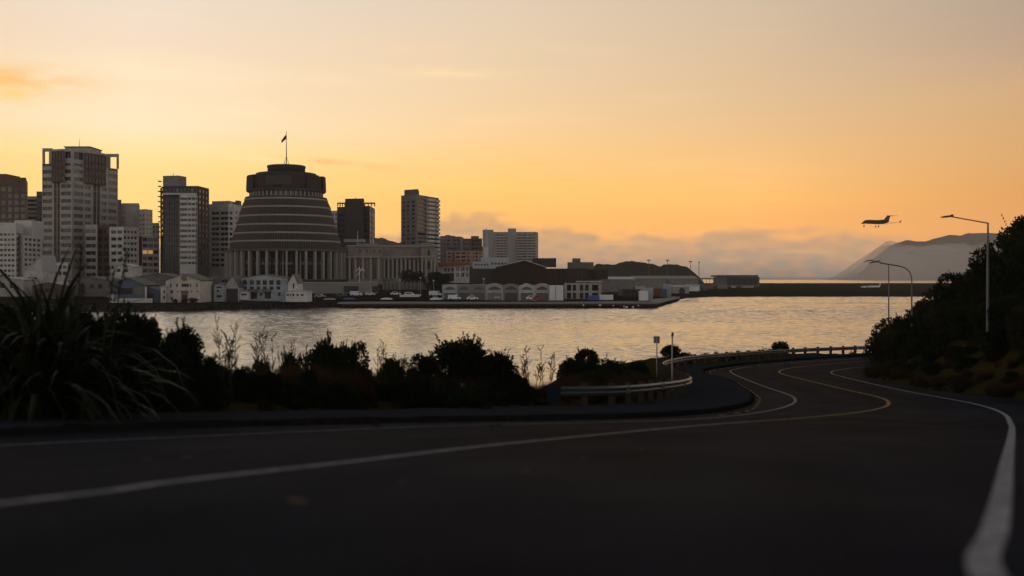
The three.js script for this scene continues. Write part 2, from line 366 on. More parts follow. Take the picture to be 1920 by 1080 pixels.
stripe('edge_line', [[0, 836], [200, 826], [400, 817], [600, 808], [800, 800], [1000, 795], [1200, 790], [1330, 784], [1420, 774], [1475, 762], [1491, 750], [1470, 737], [1400, 712], [1371, 698.5], [1378, 692.5], [1430, 684.5], [1520, 677.5], [1660, 669.5]], 0.11, paint, 'white edge line on the water side of the road', 0.006, 340, [[-10.4, 5], [-8.6, 11.5]], [[44, 109]]);
{ // broken yellow line beside the kerb
  const pts = curve([[1330, 781.5], [1400, 771], [1421, 757], [1420, 742], [1385, 720], [1340, 704], [1331, 699], [1342, 693.5], [1400, 685.5]], 240);
  for (let i = 4; i < 236; i += 8) stripe('broken_line', pts.slice(i, i + 4), 0.1, yellowPaint, 'short yellow dash of the broken line beside the kerb', 0.005).userData.group = 'yellow dashes beside the kerb';
  const q = curve([[1655, 711.5], [1634, 706.5], [1617, 701.5], [1628, 697], [1660, 692]], 120);
  for (let i = 2; i < 116; i += 8) stripe('broken_line', q.slice(i, i + 4), 0.1, yellowPaint, 'short yellow dash of the broken line around the grassy nose of the hill', 0.005).userData.group = 'yellow dashes around the hill nose';
}

// ---------------------------------------------------------------- the town across the water
const cityY = (d) => table([[330, 2.3], [400, 2.5], [470, 3.6], [560, 7.4], [700, 9.5], [1000, 13]], d);
const plan = (px, d) => [X(px, d), d];
function meet(px, A, B) {                                             // share of the way from A to B at which the sight line px crosses it
  const k = (px - 960) / F;
  return (k * A[1] - A[0]) / ((B[0] - A[0]) - k * (B[1] - A[1]));
}
function wallGeometry(A, B, y0, y1, rects, depth, out) {              // wall from A to B with real recesses; rects in wall coordinates
  const L = Math.hypot(B[0] - A[0], B[1] - A[1]), ux = (B[0] - A[0]) / L, ud = (B[1] - A[1]) / L, nx = out[0], nd = out[1];
  const P = (u, v, n) => [A[0] + ux * u + nx * n, v, -(A[1] + ud * u + nd * n)];
  const us = [...new Set([0, L, ...rects.flatMap((r) => [r[0], r[1]])])].sort((a, b) => a - b), vs = [...new Set([y0, y1, ...rects.flatMap((r) => [r[2], r[3]])])].sort((a, b) => a - b);
  const pos = [], uv = [], idx = [];
  const quad = (a, b, c, e, t) => { const k = pos.length / 3; for (const p of [a, b, c, e]) pos.push(...p); for (const p of t) uv.push(...p); idx.push(k, k + 1, k + 2, k, k + 2, k + 3); };
  for (let j = 0; j < vs.length - 1; j++) {
    let run = null;
    const vm = (vs[j] + vs[j + 1]) / 2, inRow = rects.filter((r) => vm > r[2] && vm < r[3]);
    const flush = (end) => { if (run !== null && end - run > 1e-6) quad(P(run, vs[j], 0), P(end, vs[j], 0), P(end, vs[j + 1], 0), P(run, vs[j + 1], 0), [[run, vs[j]], [end, vs[j]], [end, vs[j + 1]], [run, vs[j + 1]]]); run = null; };
    for (let i = 0; i < us.length - 1; i++) {
      const um = (us[i] + us[i + 1]) / 2;
      if (inRow.some((r) => um > r[0] && um < r[1])) flush(us[i]); else if (run === null) run = us[i];
    }
    flush(L);
  }
  for (const [a, b, c, e] of rects) {
    quad(P(a, c, -depth), P(b, c, -depth), P(b, c, 0), P(a, c, 0), [[a, c], [b, c], [b, c + depth], [a, c + depth]]);
    quad(P(a, e, 0), P(b, e, 0), P(b, e, -depth), P(a, e, -depth), [[a, e], [b, e], [b, e + depth], [a, e + depth]]);
    quad(P(a, c, -depth), P(a, c, 0), P(a, e, 0), P(a, e, -depth), [[a, c], [a + depth, c], [a + depth, e], [a, e]]);
    quad(P(b, c, 0), P(b, c, -depth), P(b, e, -depth), P(b, e, 0), [[b, c], [b + depth, c], [b + depth, e], [b, e]]);
  }
  const g = new THREE.BufferGeometry();
  g.setAttribute('position', new THREE.Float32BufferAttribute(pos, 3));
  g.setAttribute('uv', new THREE.Float32BufferAttribute(uv, 2));
  g.setIndex(idx);
  const q = g.toNonIndexed();
  q.computeVertexNormals();
  return q;
}
const pickRand = rng(77);
const paneOf = (set) => (Array.isArray(set) ? set[Math.floor(pickRand() * set.length)] : set);
const rows = (y, pitch, h, n) => Array.from({ length: n }, (_, i) => [y + i * pitch, y + i * pitch + h]);
const cols = (x0, x1, n, gap) => Array.from({ length: n }, (_, i) => { const w = (x1 - x0 + gap) / n; return [x0 + i * w, x0 + (i + 1) * w - gap]; });
// a storeyed body: outline in [sight line, distance], front corners from left to right and then the back; faces[i] belongs to the wall from corner i
function block(t, o) {
  const pts = o.pts.map(([px, d]) => plan(px, d)), n = pts.length, cx = pts.reduce((s, p) => s + p[0], 0) / n, cd = pts.reduce((s, p) => s + p[1], 0) / n;
  const dTop = Math.min(...o.pts.map((p) => p[1])), y1 = o.topY ?? Y(o.top, dTop), y0 = o.botY ?? (o.bot !== undefined ? Y(o.bot, dTop) : cityY(cd) - 1.5);
  const walls = [], depth = o.depth ?? 0.35;
  for (let i = 0; i < n; i++) {
    const A = pts[i], B = pts[(i + 1) % n], L = Math.hypot(B[0] - A[0], B[1] - A[1]);
    let out = [-(B[1] - A[1]) / L, (B[0] - A[0]) / L];
    if (out[0] * ((A[0] + B[0]) / 2 - cx) + out[1] * ((A[1] + B[1]) / 2 - cd) < 0) out = [-out[0], -out[1]];
    const dm = (A[1] + B[1]) / 2, rects = [];
    for (const s of o.faces?.[i] ?? []) for (const [x0, x1] of s.cols) for (const [ya, yb] of s.rows) {
      const u0 = clamp(meet(x0, A, B), 0, 1) * L, u1 = clamp(meet(x1, A, B), 0, 1) * L, v0 = Math.max(Y(yb, s.d ?? dm), y0 + 0.05), v1 = Math.min(Y(ya, s.d ?? dm), y1 - 0.05);
      if (u1 - u0 < 0.3 || v1 - v0 < 0.2) continue;
      rects.push([u0, u1, v0, v1]);
      const um = (u0 + u1) / 2 / L, px = lerp(A[0], B[0], um) - out[0] * depth, pd = lerp(A[1], B[1], um) - out[1] * depth;
      if (s.open) continue;
      const ry = Math.atan2(B[1] - A[1], B[0] - A[0]);
      const w = box(t, s.name ?? 'window', s.lit && s.lit(ya, x0) ? M.litWindow : paneOf(s.mat ?? M.mixed), px, (v0 + v1) / 2, -pd, u1 - u0 + 0.04, v1 - v0 + 0.04, 0.08, ry);
      if (s.bars) for (let k = 1; k < s.bars; k++) { const f = k / s.bars - 0.5, b = shade(new THREE.Mesh(unitBox, o.bar ?? o.wall)); b.name = 'mullion'; b.position.set(f, 0, 0); b.scale.set(0.16 / (u1 - u0), 1, 4.5); w.add(b); }
    }
    walls.push(wallGeometry(A, B, y0, y1, rects, depth, out));
  }
  part(t, o.name ?? 'wall', merged(walls), o.wall);
  const shape = new THREE.Shape(pts.map(([x, d]) => new THREE.Vector2(x, d)));
  const rg = new THREE.ShapeGeometry(shape);
  rg.rotateX(-Math.PI / 2);
  rg.translate(0, y1 - (o.parapet ?? 0.5), 0);
  part(t, o.roofName ?? 'roof', rg, o.roof ?? M.roof);
  return { y0, y1 };
}
const baseOf = (px, d) => V3(X(px, d), cityY(d), -d);
const tower = (label, px, d, category = 'building', name = 'tower_building') => thing(name, label, category, baseOf(px, d));
M.litWindow = std(rgb(0.3, 0.18, 0.06), 0.4, { emissive: rgb(1.0, 0.52, 0.14), emissiveIntensity: 0.4 });
const roofBox = (t, name, m, px0, px1, pyTop, d, depth, yBase) => { const y1 = Y(pyTop, d); box(t, name, m, X((px0 + px1) / 2, d), (y1 + yBase) / 2, -d - depth / 2, X(px1, d) - X(px0, d), y1 - yBase, depth); };

{ // brown office tower at the left edge
  const t = tower('brown office tower with square windows at the far left edge', -10, 700);
  const { y1 } = block(t, { pts: [[-90, 700], [48.5, 700], [52, 740], [-90, 740]], top: 333, wall: M.brown, faces: [[{ cols: cols(-84, 47, 11, 3.2), rows: rows(350.5, 12.6, 8.6, 13), mat: [M.blind[0], M.blind[1], M.bronze[1]] }]] });
  roofBox(t, 'plant_room', M.brown, -40, 12, 326, 706, 20, y1 - 1);
}
{ // banded block behind it
  const t = tower('grey banded office block behind the brown tower', 62, 780);
  block(t, { pts: [[47, 780], [70, 780], [72, 800], [47, 800]], top: 368, wall: M.pale, faces: [[{ cols: [[48.5, 69]], rows: rows(374, 8, 4.4, 14) }]] });
  const u = tower('narrow plain stair tower beside the grey banded block', 74, 770);
  block(u, { pts: [[68.5, 770], [80, 770], [81, 790], [68.5, 790]], top: 359, wall: M.midgrey, faces: [[{ cols: [[71, 73], [75, 77]], rows: rows(366, 11, 5, 12) }]] });
}
{ // white hospital-like slab low at left
  const t = tower('long white office block with rows of small windows', 20, 520, 'building', 'office_block');
  block(t, { pts: [[-60, 520], [30, 520], [44, 540], [-60, 560]], top: 417.5, wall: M.white, faces: [[{ cols: cols(-58, 27, 12, 1.8), rows: rows(437.5, 9.7, 4.4, 9) }], [{ cols: cols(31.5, 41, 1, 1), rows: rows(437.5, 9.7, 4, 9) }]] });
  const u = tower('white stepped wing beside the long white office block', 55, 530, 'building', 'office_block');
  const { y1 } = block(u, { pts: [[28.5, 530], [45, 522], [78.5, 548], [60, 580]], top: 441, wall: M.white, faces: [[{ cols: [[34.5, 37.5]], rows: rows(444, 9.6, 3, 7) }], [{ cols: [[46.5, 52], [54.5, 60], [62, 67.5], [70, 76]], rows: rows(447.5, 9.4, 4.6, 7) }]] });
  roofBox(u, 'plant_room', M.white, 27, 60, 413, 545, 14, y1 - 1);
  box(u, 'flue', M.dark, X(29.4, 521.5), Y(470, 521.5), -521.3, 0.9, 20, 0.6);
}
{ // the big faceted tower
  const t = tower('tall faceted tower of pale bands and bronze glass with square corner openings', 150, 620);
  const d0 = 640, d1 = 606, d2 = 640;
  const pr = rows(308.5, 13.55, 6.8, 15), low = (a) => pr.slice(a);
  const recessA = std(rgb(0.06, 0.028, 0.018), 0.5), recessB = std(rgb(0.04, 0.02, 0.014), 0.45);
  block(t, { pts: [[79, 611], [135, d1], [221, d2], [214, 676], [86, 672]], topY: Y(308, 613), wall: M.pale, depth: 0.6, faces: [
    [{ cols: [[80.2, 97.5]], rows: low(0), mat: M.bronze, bars: 2, d: 620 }, { cols: [[114.5, 133]], rows: low(3), mat: M.glass, bars: 2, d: 620 }, { cols: [[121, 133]], rows: pr.slice(0, 3), mat: M.glass, bars: 2, d: 620 }, { cols: [[101, 106.4], [107.2, 112.5]], rows: rows(344, 13.55, 13, 12), mat: [recessA, recessB], name: 'glass_recess', d: 620 }],
    [{ cols: [[138.5, 156.5], [159.5, 170.5]], rows: low(3), mat: M.blind, bars: 2, d: 620 }, { cols: [[138.5, 156.5]], rows: pr.slice(0, 3), mat: M.blind, bars: 2, d: 620 }, { cols: [[190.5, 200], [203, 219]], rows: low(3), mat: M.blind, bars: 2, d: 620 }, { cols: [[203, 219]], rows: pr.slice(0, 3), mat: M.blind, d: 620 }, { cols: [[175, 181.2], [182, 188]], rows: rows(345, 13.55, 13, 12), mat: [recessA, recessB], name: 'glass_recess', d: 620 }],
  ] });
  // upper storey between the two open corner frames
  block(t, { name: 'upper_wall', pts: [[95, 609.6], [135, d1 + 0.4], [198, 631], [192, 668], [100, 665]], topY: Y(283.5, 619), botY: Y(308, 619) - 0.6, wall: M.pale, depth: 0.6, faces: [[{ cols: [[121.5, 133]], rows: [[289, 301]], bars: 2, d: 620 }], [{ cols: [[139, 157]], rows: [[288.5, 302]], bars: 2, d: 620 }]] });
  const bayWall = wallMat(0.1, 0.052, 0.035);
  // projecting bronze glass bays with their floor edges
  for (const [x0, x1, da, db] of [[96.5, 120, 609.6, 607.6], [160, 198.5, 616, 631]]) {
    block(t, { name: 'glass_bay', roofName: 'bay_cap', pts: [[x0, da - 2.4], [x1, db - 2.4], [x1, db + 1], [x0, da + 1]], topY: Y(286, 614), botY: Y(343.8, 614), wall: bayWall, roof: M.pale, depth: 0.3, parapet: 0.1, faces: [[{ cols: cols(x0 + 0.8, x1 - 0.8, x1 - x0 > 30 ? 6 : 4, 0.8), rows: [[289, 302], [306.5, 314.5], [320, 328], [333.5, 341.5]], mat: M.bronze, d: 616 }]] });
  }
  // open square frames at the corners of the top
  for (const [x0, x1, d] of [[79, 96.5, 610.6], [198, 221, 638]]) {
    const w = X(x1, d) - X(x0, d), yb = Y(308, 619) - 0.6, yt = Y(286, 619), m = X((x0 + x1) / 2, d), post = 0.9;
    box(t, 'corner_post', M.pale, X(x0, d) + post / 2, (yb + yt) / 2, -d - 1, post, yt - yb, 1.6);
    box(t, 'corner_post', M.pale, X(x1, d) - post / 2, (yb + yt) / 2, -d - 1, post, yt - yb, 1.6);
    box(t, 'corner_beam', M.pale, m, yt + 0.6, -d - 1, w, 1.8, 1.7);
    box(t, 'corner_beam', M.pale, x0 < 100 ? m + w * 0.3 : m - w * 0.28, (yb + yt) / 2 - 0.3, -d - 1, w * 0.2, yt - yb - 0.1, 1.5);
  }
  const y = Y(283.5, 620);
  box(t, 'plant_room', M.pale, X(150, 635), y + 1.4, -640, X(173, 635) - X(127, 635), 4.6, 18, 0);
  box(t, 'roof_cap', M.brown, X(150, 635), y + 3.9, -640, X(174.5, 635) - X(125.5, 635), 0.5, 19, 0);
  part(t, 'antenna', rod(at(149, 274, 640), at(149, 258, 640), 0.16, 0.05), M.darksteel);
}
{ // lower wings of the faceted tower
  const t = tower('white lower wing of offices in front of the faceted tower', 175, 590, 'building', 'office_block');
  block(t, { pts: [[160, 590], [182.5, 588], [184, 604], [160, 606]], top: 421, wall: M.pale, depth: 0.6, faces: [[{ cols: [[160.6, 179.5]], rows: rows(430, 13.6, 7, 7), bars: 2 }]] });
  block(t, { name: 'recess_wall', pts: [[182.5, 594], [205, 594], [205, 606], [184, 606]], top: 421.5, wall: M.brown, depth: 0.5, faces: [[{ cols: [[184, 192], [195, 203.5]], rows: rows(430, 13.6, 9, 7), mat: M.bronze }]] });
  const u = tower('white office wing with paired windows right of the faceted tower', 232, 588, 'building', 'office_block');
  block(u, { pts: [[205, 586], [231, 582], [260, 592], [258, 606], [206, 606]], top: 425, wall: M.white, depth: 0.5, faces: [[{ cols: [[208, 218], [220, 228.5]], rows: rows(432, 13.2, 6, 7), mat: M.mixed }], [{ cols: cols(232.5, 257, 4, 1.4), rows: rows(432.5, 10.9, 5, 8), mat: M.mixed }]] });
}
{ // pale slabs behind
  const t = tower('blank pale slab behind the office wing', 240, 760);
  block(t, { pts: [[221, 760], [260.5, 760], [262, 790], [221, 790]], top: 381, wall: M.pale, faces: [[{ cols: [[226, 228.5], [231, 233]], rows: rows(397, 9, 3, 3), mat: M.blind }]] });
  const p = block(t, { name: 'side_wall', pts: [[221, 756], [227.5, 756], [227.5, 759], [221, 759]], top: 374.5, wall: M.midgrey });
  const u = tower('pale block with a few square windows behind the lit office building', 274, 750);
  block(u, { pts: [[260.5, 750], [272, 746], [286, 755], [284, 775], [262, 775]], top: 392, wall: M.offwhite, faces: [[{ cols: [[261.3, 265], [267, 271]], rows: rows(402, 8.5, 4, 6) }], [{ cols: [[275, 278], [281, 284]], rows: rows(402, 8.5, 3.4, 6), mat: M.blind }]] });
  const v = tower('small pale block squeezed beside the dark tower', 292, 765);
  block(v, { pts: [[284, 765], [299, 765], [299, 780], [284, 780]], top: 418, wall: M.pale, faces: [[{ cols: [[286, 290], [292, 297]], rows: rows(424, 9, 4, 5), mat: M.blind }]] });
}
{ // lit building
  const t = tower('low office building with a few glowing orange windows', 280, 600, 'building', 'office_block');
  block(t, { pts: [[259, 602], [266.5, 600], [298, 606], [296, 625], [260, 625]], top: 442, wall: M.offwhite, roof: M.roof, faces: [[{ cols: [[260, 266]], rows: [[443, 506]], mat: M.dark }], [{ cols: cols(267.5, 297, 3, 1.2), rows: rows(446, 11.7, 6.6, 6), mat: [...M.glass, ...M.blind], lit: (y, x) => (y > 468 && y < 472 && x < 285) }]] });
}
{ // dark tower
  const t = tower('dark glass tower with a white banded front bay', 345, 592);
  const pr = rows(0, 1, 1, 1);
  const { y1 } = block(t, { pts: [[300.5, 606], [306, 592], [371.5, 590], [392, 608], [386, 640], [304, 636]], top: 348.5, wall: M.dark, depth: 0.4, faces: [
    [{ cols: [[301.2, 305.2]], rows: rows(352, 10.3, 6, 15), mat: M.bronze }],
    [{ cols: cols(308, 335.5, 6, 0.7), rows: rows(371, 10.2, 8.4, 14), mat: [M.glass[0], M.glass[3]] }, { cols: cols(308, 370, 9, 1), rows: [[352.5, 360.5]], mat: M.mixed }],
    [{ cols: [[373.5, 378.8], [380.6, 385], [386.8, 391]], rows: rows(356.5, 10.3, 6, 14), mat: [...M.blind, M.glass[2]] }],
  ] });
  box(t, 'white_ledge', M.white, X(338, 589), Y(363.6, 589), -588.7, X(370, 589) - X(308, 589), 0.9, 1.2);
  // white banded bay
  const b = block(t, { name: 'white_bay', pts: [[337, 586.5], [366.5, 586], [370.5, 589.6], [337, 589.8]], top: 365, wall: M.white, depth: 0.45, faces: [[{ cols: [[337.6, 351], [352, 358], [359, 366]], rows: rows(370.2, 10.05, 4.6, 13), mat: M.mixed }], [{ cols: [[367.2, 370]], rows: rows(370.2, 10.05, 4.6, 13), mat: M.mixed }]] });
  block(t, { name: 'plant_room_wall', pts: [[305.5, 594], [334, 592], [349.5, 600], [346, 615], [307, 615]], top: 329, botY: y1 - 0.6, wall: M.grey });
  part(t, 'antenna', rod(at(325, 330, 600), at(325, 324, 600), 0.15, 0.1), M.darksteel);
  for (let k = 0; k < 12; k++) box(t, 'balcony', M.brown, X(299.6, 600), Y(340 + k * 9.5, 600), -600, 1.2, 0.5, 3);
}
{ // white banded block left of the round building
  const t = tower('white office block with dark ribbon windows left of the round building', 422, 640);
  const { y1 } = block(t, { pts: [[392, 642], [428.5, 638], [440, 644], [454, 660], [448, 690], [394, 684]], top: 382, wall: M.white, depth: 0.5, faces: [[{ cols: [[396.5, 411], [413, 427.5]], rows: rows(397, 9.75, 5.4, 11), bars: 2 }], [{ cols: [[430.5, 436.5]], rows: rows(397, 9.75, 5.4, 11) }], [{ cols: [[441.5, 445.5], [447, 451.5]], rows: rows(397, 9.75, 5.4, 11), mat: M.blind }]] });
  block(t, { name: 'roof_slope', pts: [[397.5, 650], [430, 646], [449, 664], [445, 680], [399, 676]], top: 376.5, botY: y1 - 0.6, wall: M.pale });
  roofBox(t, 'plant_room', M.midgrey, 441, 448, 376, 655, 6, y1 - 0.6);
}
// ---- the round stepped building
{
  const D = 565, m = D / F, cx = X(537, D), R0 = (px) => px * m, yy = (py) => Y(py, D);
  const t = thing('round_ministry_building', 'round stepped concrete building like a beehive with ring floors and tall columns', 'building', V3(cx, yy(531), -D));
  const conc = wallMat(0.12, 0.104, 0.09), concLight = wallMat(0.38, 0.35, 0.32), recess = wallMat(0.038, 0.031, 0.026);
  const lathe = (list, seg = 96) => { const g = new THREE.LatheGeometry(list.map(([r, py]) => new THREE.Vector2(R0(r), yy(py))), seg); g.translate(cx, 0, -D); return g; };
  part(t, 'plinth', lathe([[0, 523], [116, 523], [116, 526.5], [108, 526.5], [108, 552], [0, 552]]), conc);
  part(t, 'glass_drum', lathe([[0, 470], [93, 470], [93, 524], [0, 524]]), new THREE.MeshPhysicalMaterial({ color: rgb(0.018, 0.016, 0.016), roughness: 0.15 }));
  for (let k = 0; k < 40; k++) { // tall columns of the colonnade, an outer and an inner ring
    const a = (k + 0.35) / 40 * Math.PI * 2;
    box(t, 'column', concLight, cx + Math.sin(a) * R0(109), (yy(472.5) + yy(523)) / 2, -D + Math.cos(a) * R0(109), 0.95, yy(472.5) - yy(523), 1.9, a);
    if (k % 2 === 0) { const b = a + 0.09; box(t, 'inner_column', concLight, cx + Math.sin(b) * R0(97), (yy(472.5) + yy(523)) / 2, -D + Math.cos(b) * R0(97), 0.6, yy(472.5) - yy(523), 0.9, b); }
  }
  for (let k = 0; k < 64; k++) { const a = k / 64 * Math.PI * 2; box(t, 'window_mullion', M.darksteel, cx + Math.sin(a) * R0(93.4), (yy(473) + yy(523)) / 2, -D + Math.cos(a) * R0(93.4), 0.18, yy(473) - yy(523), 0.25, a); }
  for (const py of [487, 505]) part(t, 'window_transom', lathe([[93, py - 0.6], [94.3, py - 0.6], [94.3, py + 0.6], [93, py + 0.6]]), M.darksteel);
  part(t, 'colonnade_slab', lathe([[100, 468.5], [112.5, 469.5], [113, 470.2], [113, 473], [112, 473.4], [92, 473.4]]), conc);
  const ring = [[453.8, 100.5], [439, 95.6], [423.5, 90.6], [407, 86.2], [391, 82], [376, 76.4]];
  let lowPy = 470, lowR = 104;
  for (const [py, r] of ring) {
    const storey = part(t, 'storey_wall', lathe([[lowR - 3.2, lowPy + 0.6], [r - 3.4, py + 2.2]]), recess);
    part(t, 'ring_ledge', lathe([[r - 4, py - 1.4], [r, py - 1.2], [r + 0.5, py - 0.6], [r + 0.5, py + 1.6], [r - 0.4, py + 2.4], [r - 4, py + 2.4]]), concLight);
    const fins = [], nf = 150;
    for (let k = 0; k < nf; k++) {
      const a = k / nf * Math.PI * 2, ra = R0(lowR - 0.6), rb = R0(r - 0.9), p = (rr, y) => V3(cx + Math.sin(a) * rr, y, -D + Math.cos(a) * rr);
      const A = p(ra, yy(lowPy)), B = p(rb, yy(py + 2.2)), h = A.distanceTo(B), g = new THREE.BoxGeometry(0.46, h, 0.62);
      g.applyMatrix4(new THREE.Matrix4().makeRotationX(-Math.atan2(ra - rb, yy(py + 2.2) - yy(lowPy))));
      g.rotateY(a);
      g.translate((A.x + B.x) / 2, (A.y + B.y) / 2, (A.z + B.z) / 2);
      fins.push(g);
    }
    part(t, 'sun_fins', merged(fins), conc, 'stuff');
    lowPy = py - 1; lowR = r;
  }
  // set-back gallery
  part(t, 'gallery_wall', lathe([[64, 376], [64, 359]]), M.darkglassWall);
  part(t, 'gallery_deck', lathe([[60, 374.5], [75.5, 374.6], [75.5, 371.5], [74.6, 371.5], [74.6, 374], [60, 374]]), conc);
  for (let k = 0; k < 48; k++) { const a = (k + 0.5) / 48 * Math.PI * 2; box(t, 'gallery_post', concLight, cx + Math.sin(a) * R0(66), (yy(360) + yy(374.5)) / 2, -D + Math.cos(a) * R0(66), 0.7, yy(360) - yy(374.5), 1.1, a); }
  part(t, 'upper_soffit', lathe([[58, 361], [71, 361.8], [73, 360.4], [73, 358.8], [70, 358], [58, 358]]), conc);
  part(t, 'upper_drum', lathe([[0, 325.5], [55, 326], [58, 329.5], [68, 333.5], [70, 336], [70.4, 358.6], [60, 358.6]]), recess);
  for (let k = 0; k < 10; k++) { // projecting copper-coloured shields round the top storey
    const a = (k + 0.5) / 10 * Math.PI * 2, sh = new THREE.CylinderGeometry(R0(72.5), R0(73.6), yy(332) - yy(359), 10, 1, false, -0.21, 0.42);
    sh.rotateY(a); sh.translate(cx, (yy(332) + yy(359)) / 2, -D);
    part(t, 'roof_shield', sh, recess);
  }
  const slots = []; for (let k = 0; k < 18; k++) { const a = (k - 8.5) * 0.036; slots.push(boxG(0, 0, 0, 0.5, yy(336) - yy(352), 0.5)); slots[k].rotateY(a); slots[k].translate(cx + Math.sin(a) * R0(73.4), (yy(336) + yy(352)) / 2, -D + Math.cos(a) * R0(73.4)); }
  part(t, 'louvres', merged(slots), conc, 'stuff');
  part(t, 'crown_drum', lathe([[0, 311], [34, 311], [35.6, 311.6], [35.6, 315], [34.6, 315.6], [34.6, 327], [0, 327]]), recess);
  // flag pole and flag
  const f = thing('flag_pole', 'flag pole with a small dark flag on the round building', 'flag pole', V3(cx, yy(311), -D));
  part(f, 'pole', rod(V3(cx, yy(311), -D), V3(cx, yy(246), -D), 0.3, 0.12), M.darksteel);
  part(f, 'stay_frame', merged([rod(V3(cx - 1.6, yy(311), -D), V3(cx, yy(292), -D), 0.08), rod(V3(cx + 1.6, yy(311), -D), V3(cx, yy(292), -D), 0.08), rod(V3(cx - 1.1, yy(311), -D), V3(cx - 1.1, yy(303), -D), 0.14), rod(V3(cx + 1.2, yy(311), -D), V3(cx + 1.2, yy(305), -D), 0.14)]), M.darksteel);
  const fr = []; for (let i = 0; i <= 8; i++) { const u = i / 8; fr.push([0, 1, 2, 3].map((k) => V3(cx - 0.2 - u * 2.6 + k * 0.06, yy(252.5 + u * 11 + k / 3 * (8 - 3.2 * u)), -D + Math.sin(u * 5) * 0.3))); }
  part(f, 'flag', sheet(fr), std(rgb(0.02, 0.03, 0.09), 0.9));
}
{ // pale sliver behind the round building
  const t = tower('pale block half hidden behind the round building', 626, 780);
  block(t, { pts: [[612, 780], [634, 780], [634, 800], [612, 800]], top: 395, wall: M.offwhite, faces: [[{ cols: [[621, 626], [628, 632.5]], rows: rows(400, 9, 4, 6), mat: M.blind }]] });
}
{ // dark block; pale panels put the evening glow into its right side
  const t = tower('dark brown tower with a blank raised core', 668, 690);
  const wall = wallMat(0.06, 0.05, 0.045);
  const { y1 } = block(t, { pts: [[632, 700], [647, 698], [693, 690], [703, 720], [698, 745], [634, 735]], top: 386, wall, faces: [[{ cols: [[633.2, 646]], rows: rows(390, 10.2, 5, 13), bars: 3 }], [{ cols: [[683, 692]], rows: rows(390, 10.2, 5, 13), bars: 2 }], [{ cols: [[693.6, 697.6], [698.4, 702.6]], rows: rows(387, 10.2, 9.4, 12), mat: [M.offwhite, M.white, M.cream], name: 'wall_panel' }]] });
  block(t, { name: 'core_wall', pts: [[647, 693], [682, 690], [683, 712], [648, 712]], top: 372, wall });
  for (const [a, b, d] of [[632, 647, 699], [683, 703, 692]]) { // roof pergola with sky showing through
    box(t, 'roof_beam', wall, X((a + b) / 2, d), Y(380.8, d), -d - 1, X(b, d) - X(a, d), 0.9, 1.2);
    for (let k = 0; k < 4; k++) box(t, 'roof_post', wall, X(lerp(a + 0.8, b - 0.8, k / 3), d), Y(383.6, d), -d - 1, 0.6, 2.2, 0.8);
  }
  part(t, 'antenna', rod(at(667, 373, 700), at(667, 369, 700), 0.2, 0.1), M.darksteel);
}
{ // balcony tower
  const t = tower('slim apartment tower with pale balconies down its right side', 785, 610);
  const { y1 } = block(t, { pts: [[752, 620], [781, 611], [823, 640], [812, 665], [756, 650]], top: 364.5, wall: wallMat(0.24, 0.22, 0.21), depth: 0.4, faces: [[{ cols: [[755, 759.5], [763, 767], [771.5, 777.5]], rows: rows(377, 7.65, 3.6, 20) }], [{ cols: [[783.5, 799]], rows: rows(368, 7.7, 4.6, 22), mat: M.mixed }, { cols: [[801, 822]], rows: rows(368, 7.7, 5, 22), mat: [M.glass[0], M.bronze[2]] }]] });
  block(t, { name: 'lift_core', pts: [[758, 622], [784, 616], [786, 634], [760, 640]], top: 354.5, botY: y1 - 0.6, wall: M.midgrey });
  const A = plan(781, 611), B = plan(823, 640), ry = Math.atan2(B[1] - A[1], B[0] - A[0]);
  for (let k = 0; k < 20; k++) for (const [a, b] of [[801, 812], [816, 822]]) {
    const ua = meet(a, A, B), ub = meet(b, A, B), um = (ua + ub) / 2, L = Math.hypot(B[0] - A[0], B[1] - A[1]) * (ub - ua);
    box(t, 'balcony', M.white, lerp(A[0], B[0], um) + 0.5, Y(374.6 + k * 7.7, 625), -lerp(A[1], B[1], um) + 0.8, L, 1.35, 1.5, ry);
  }
}
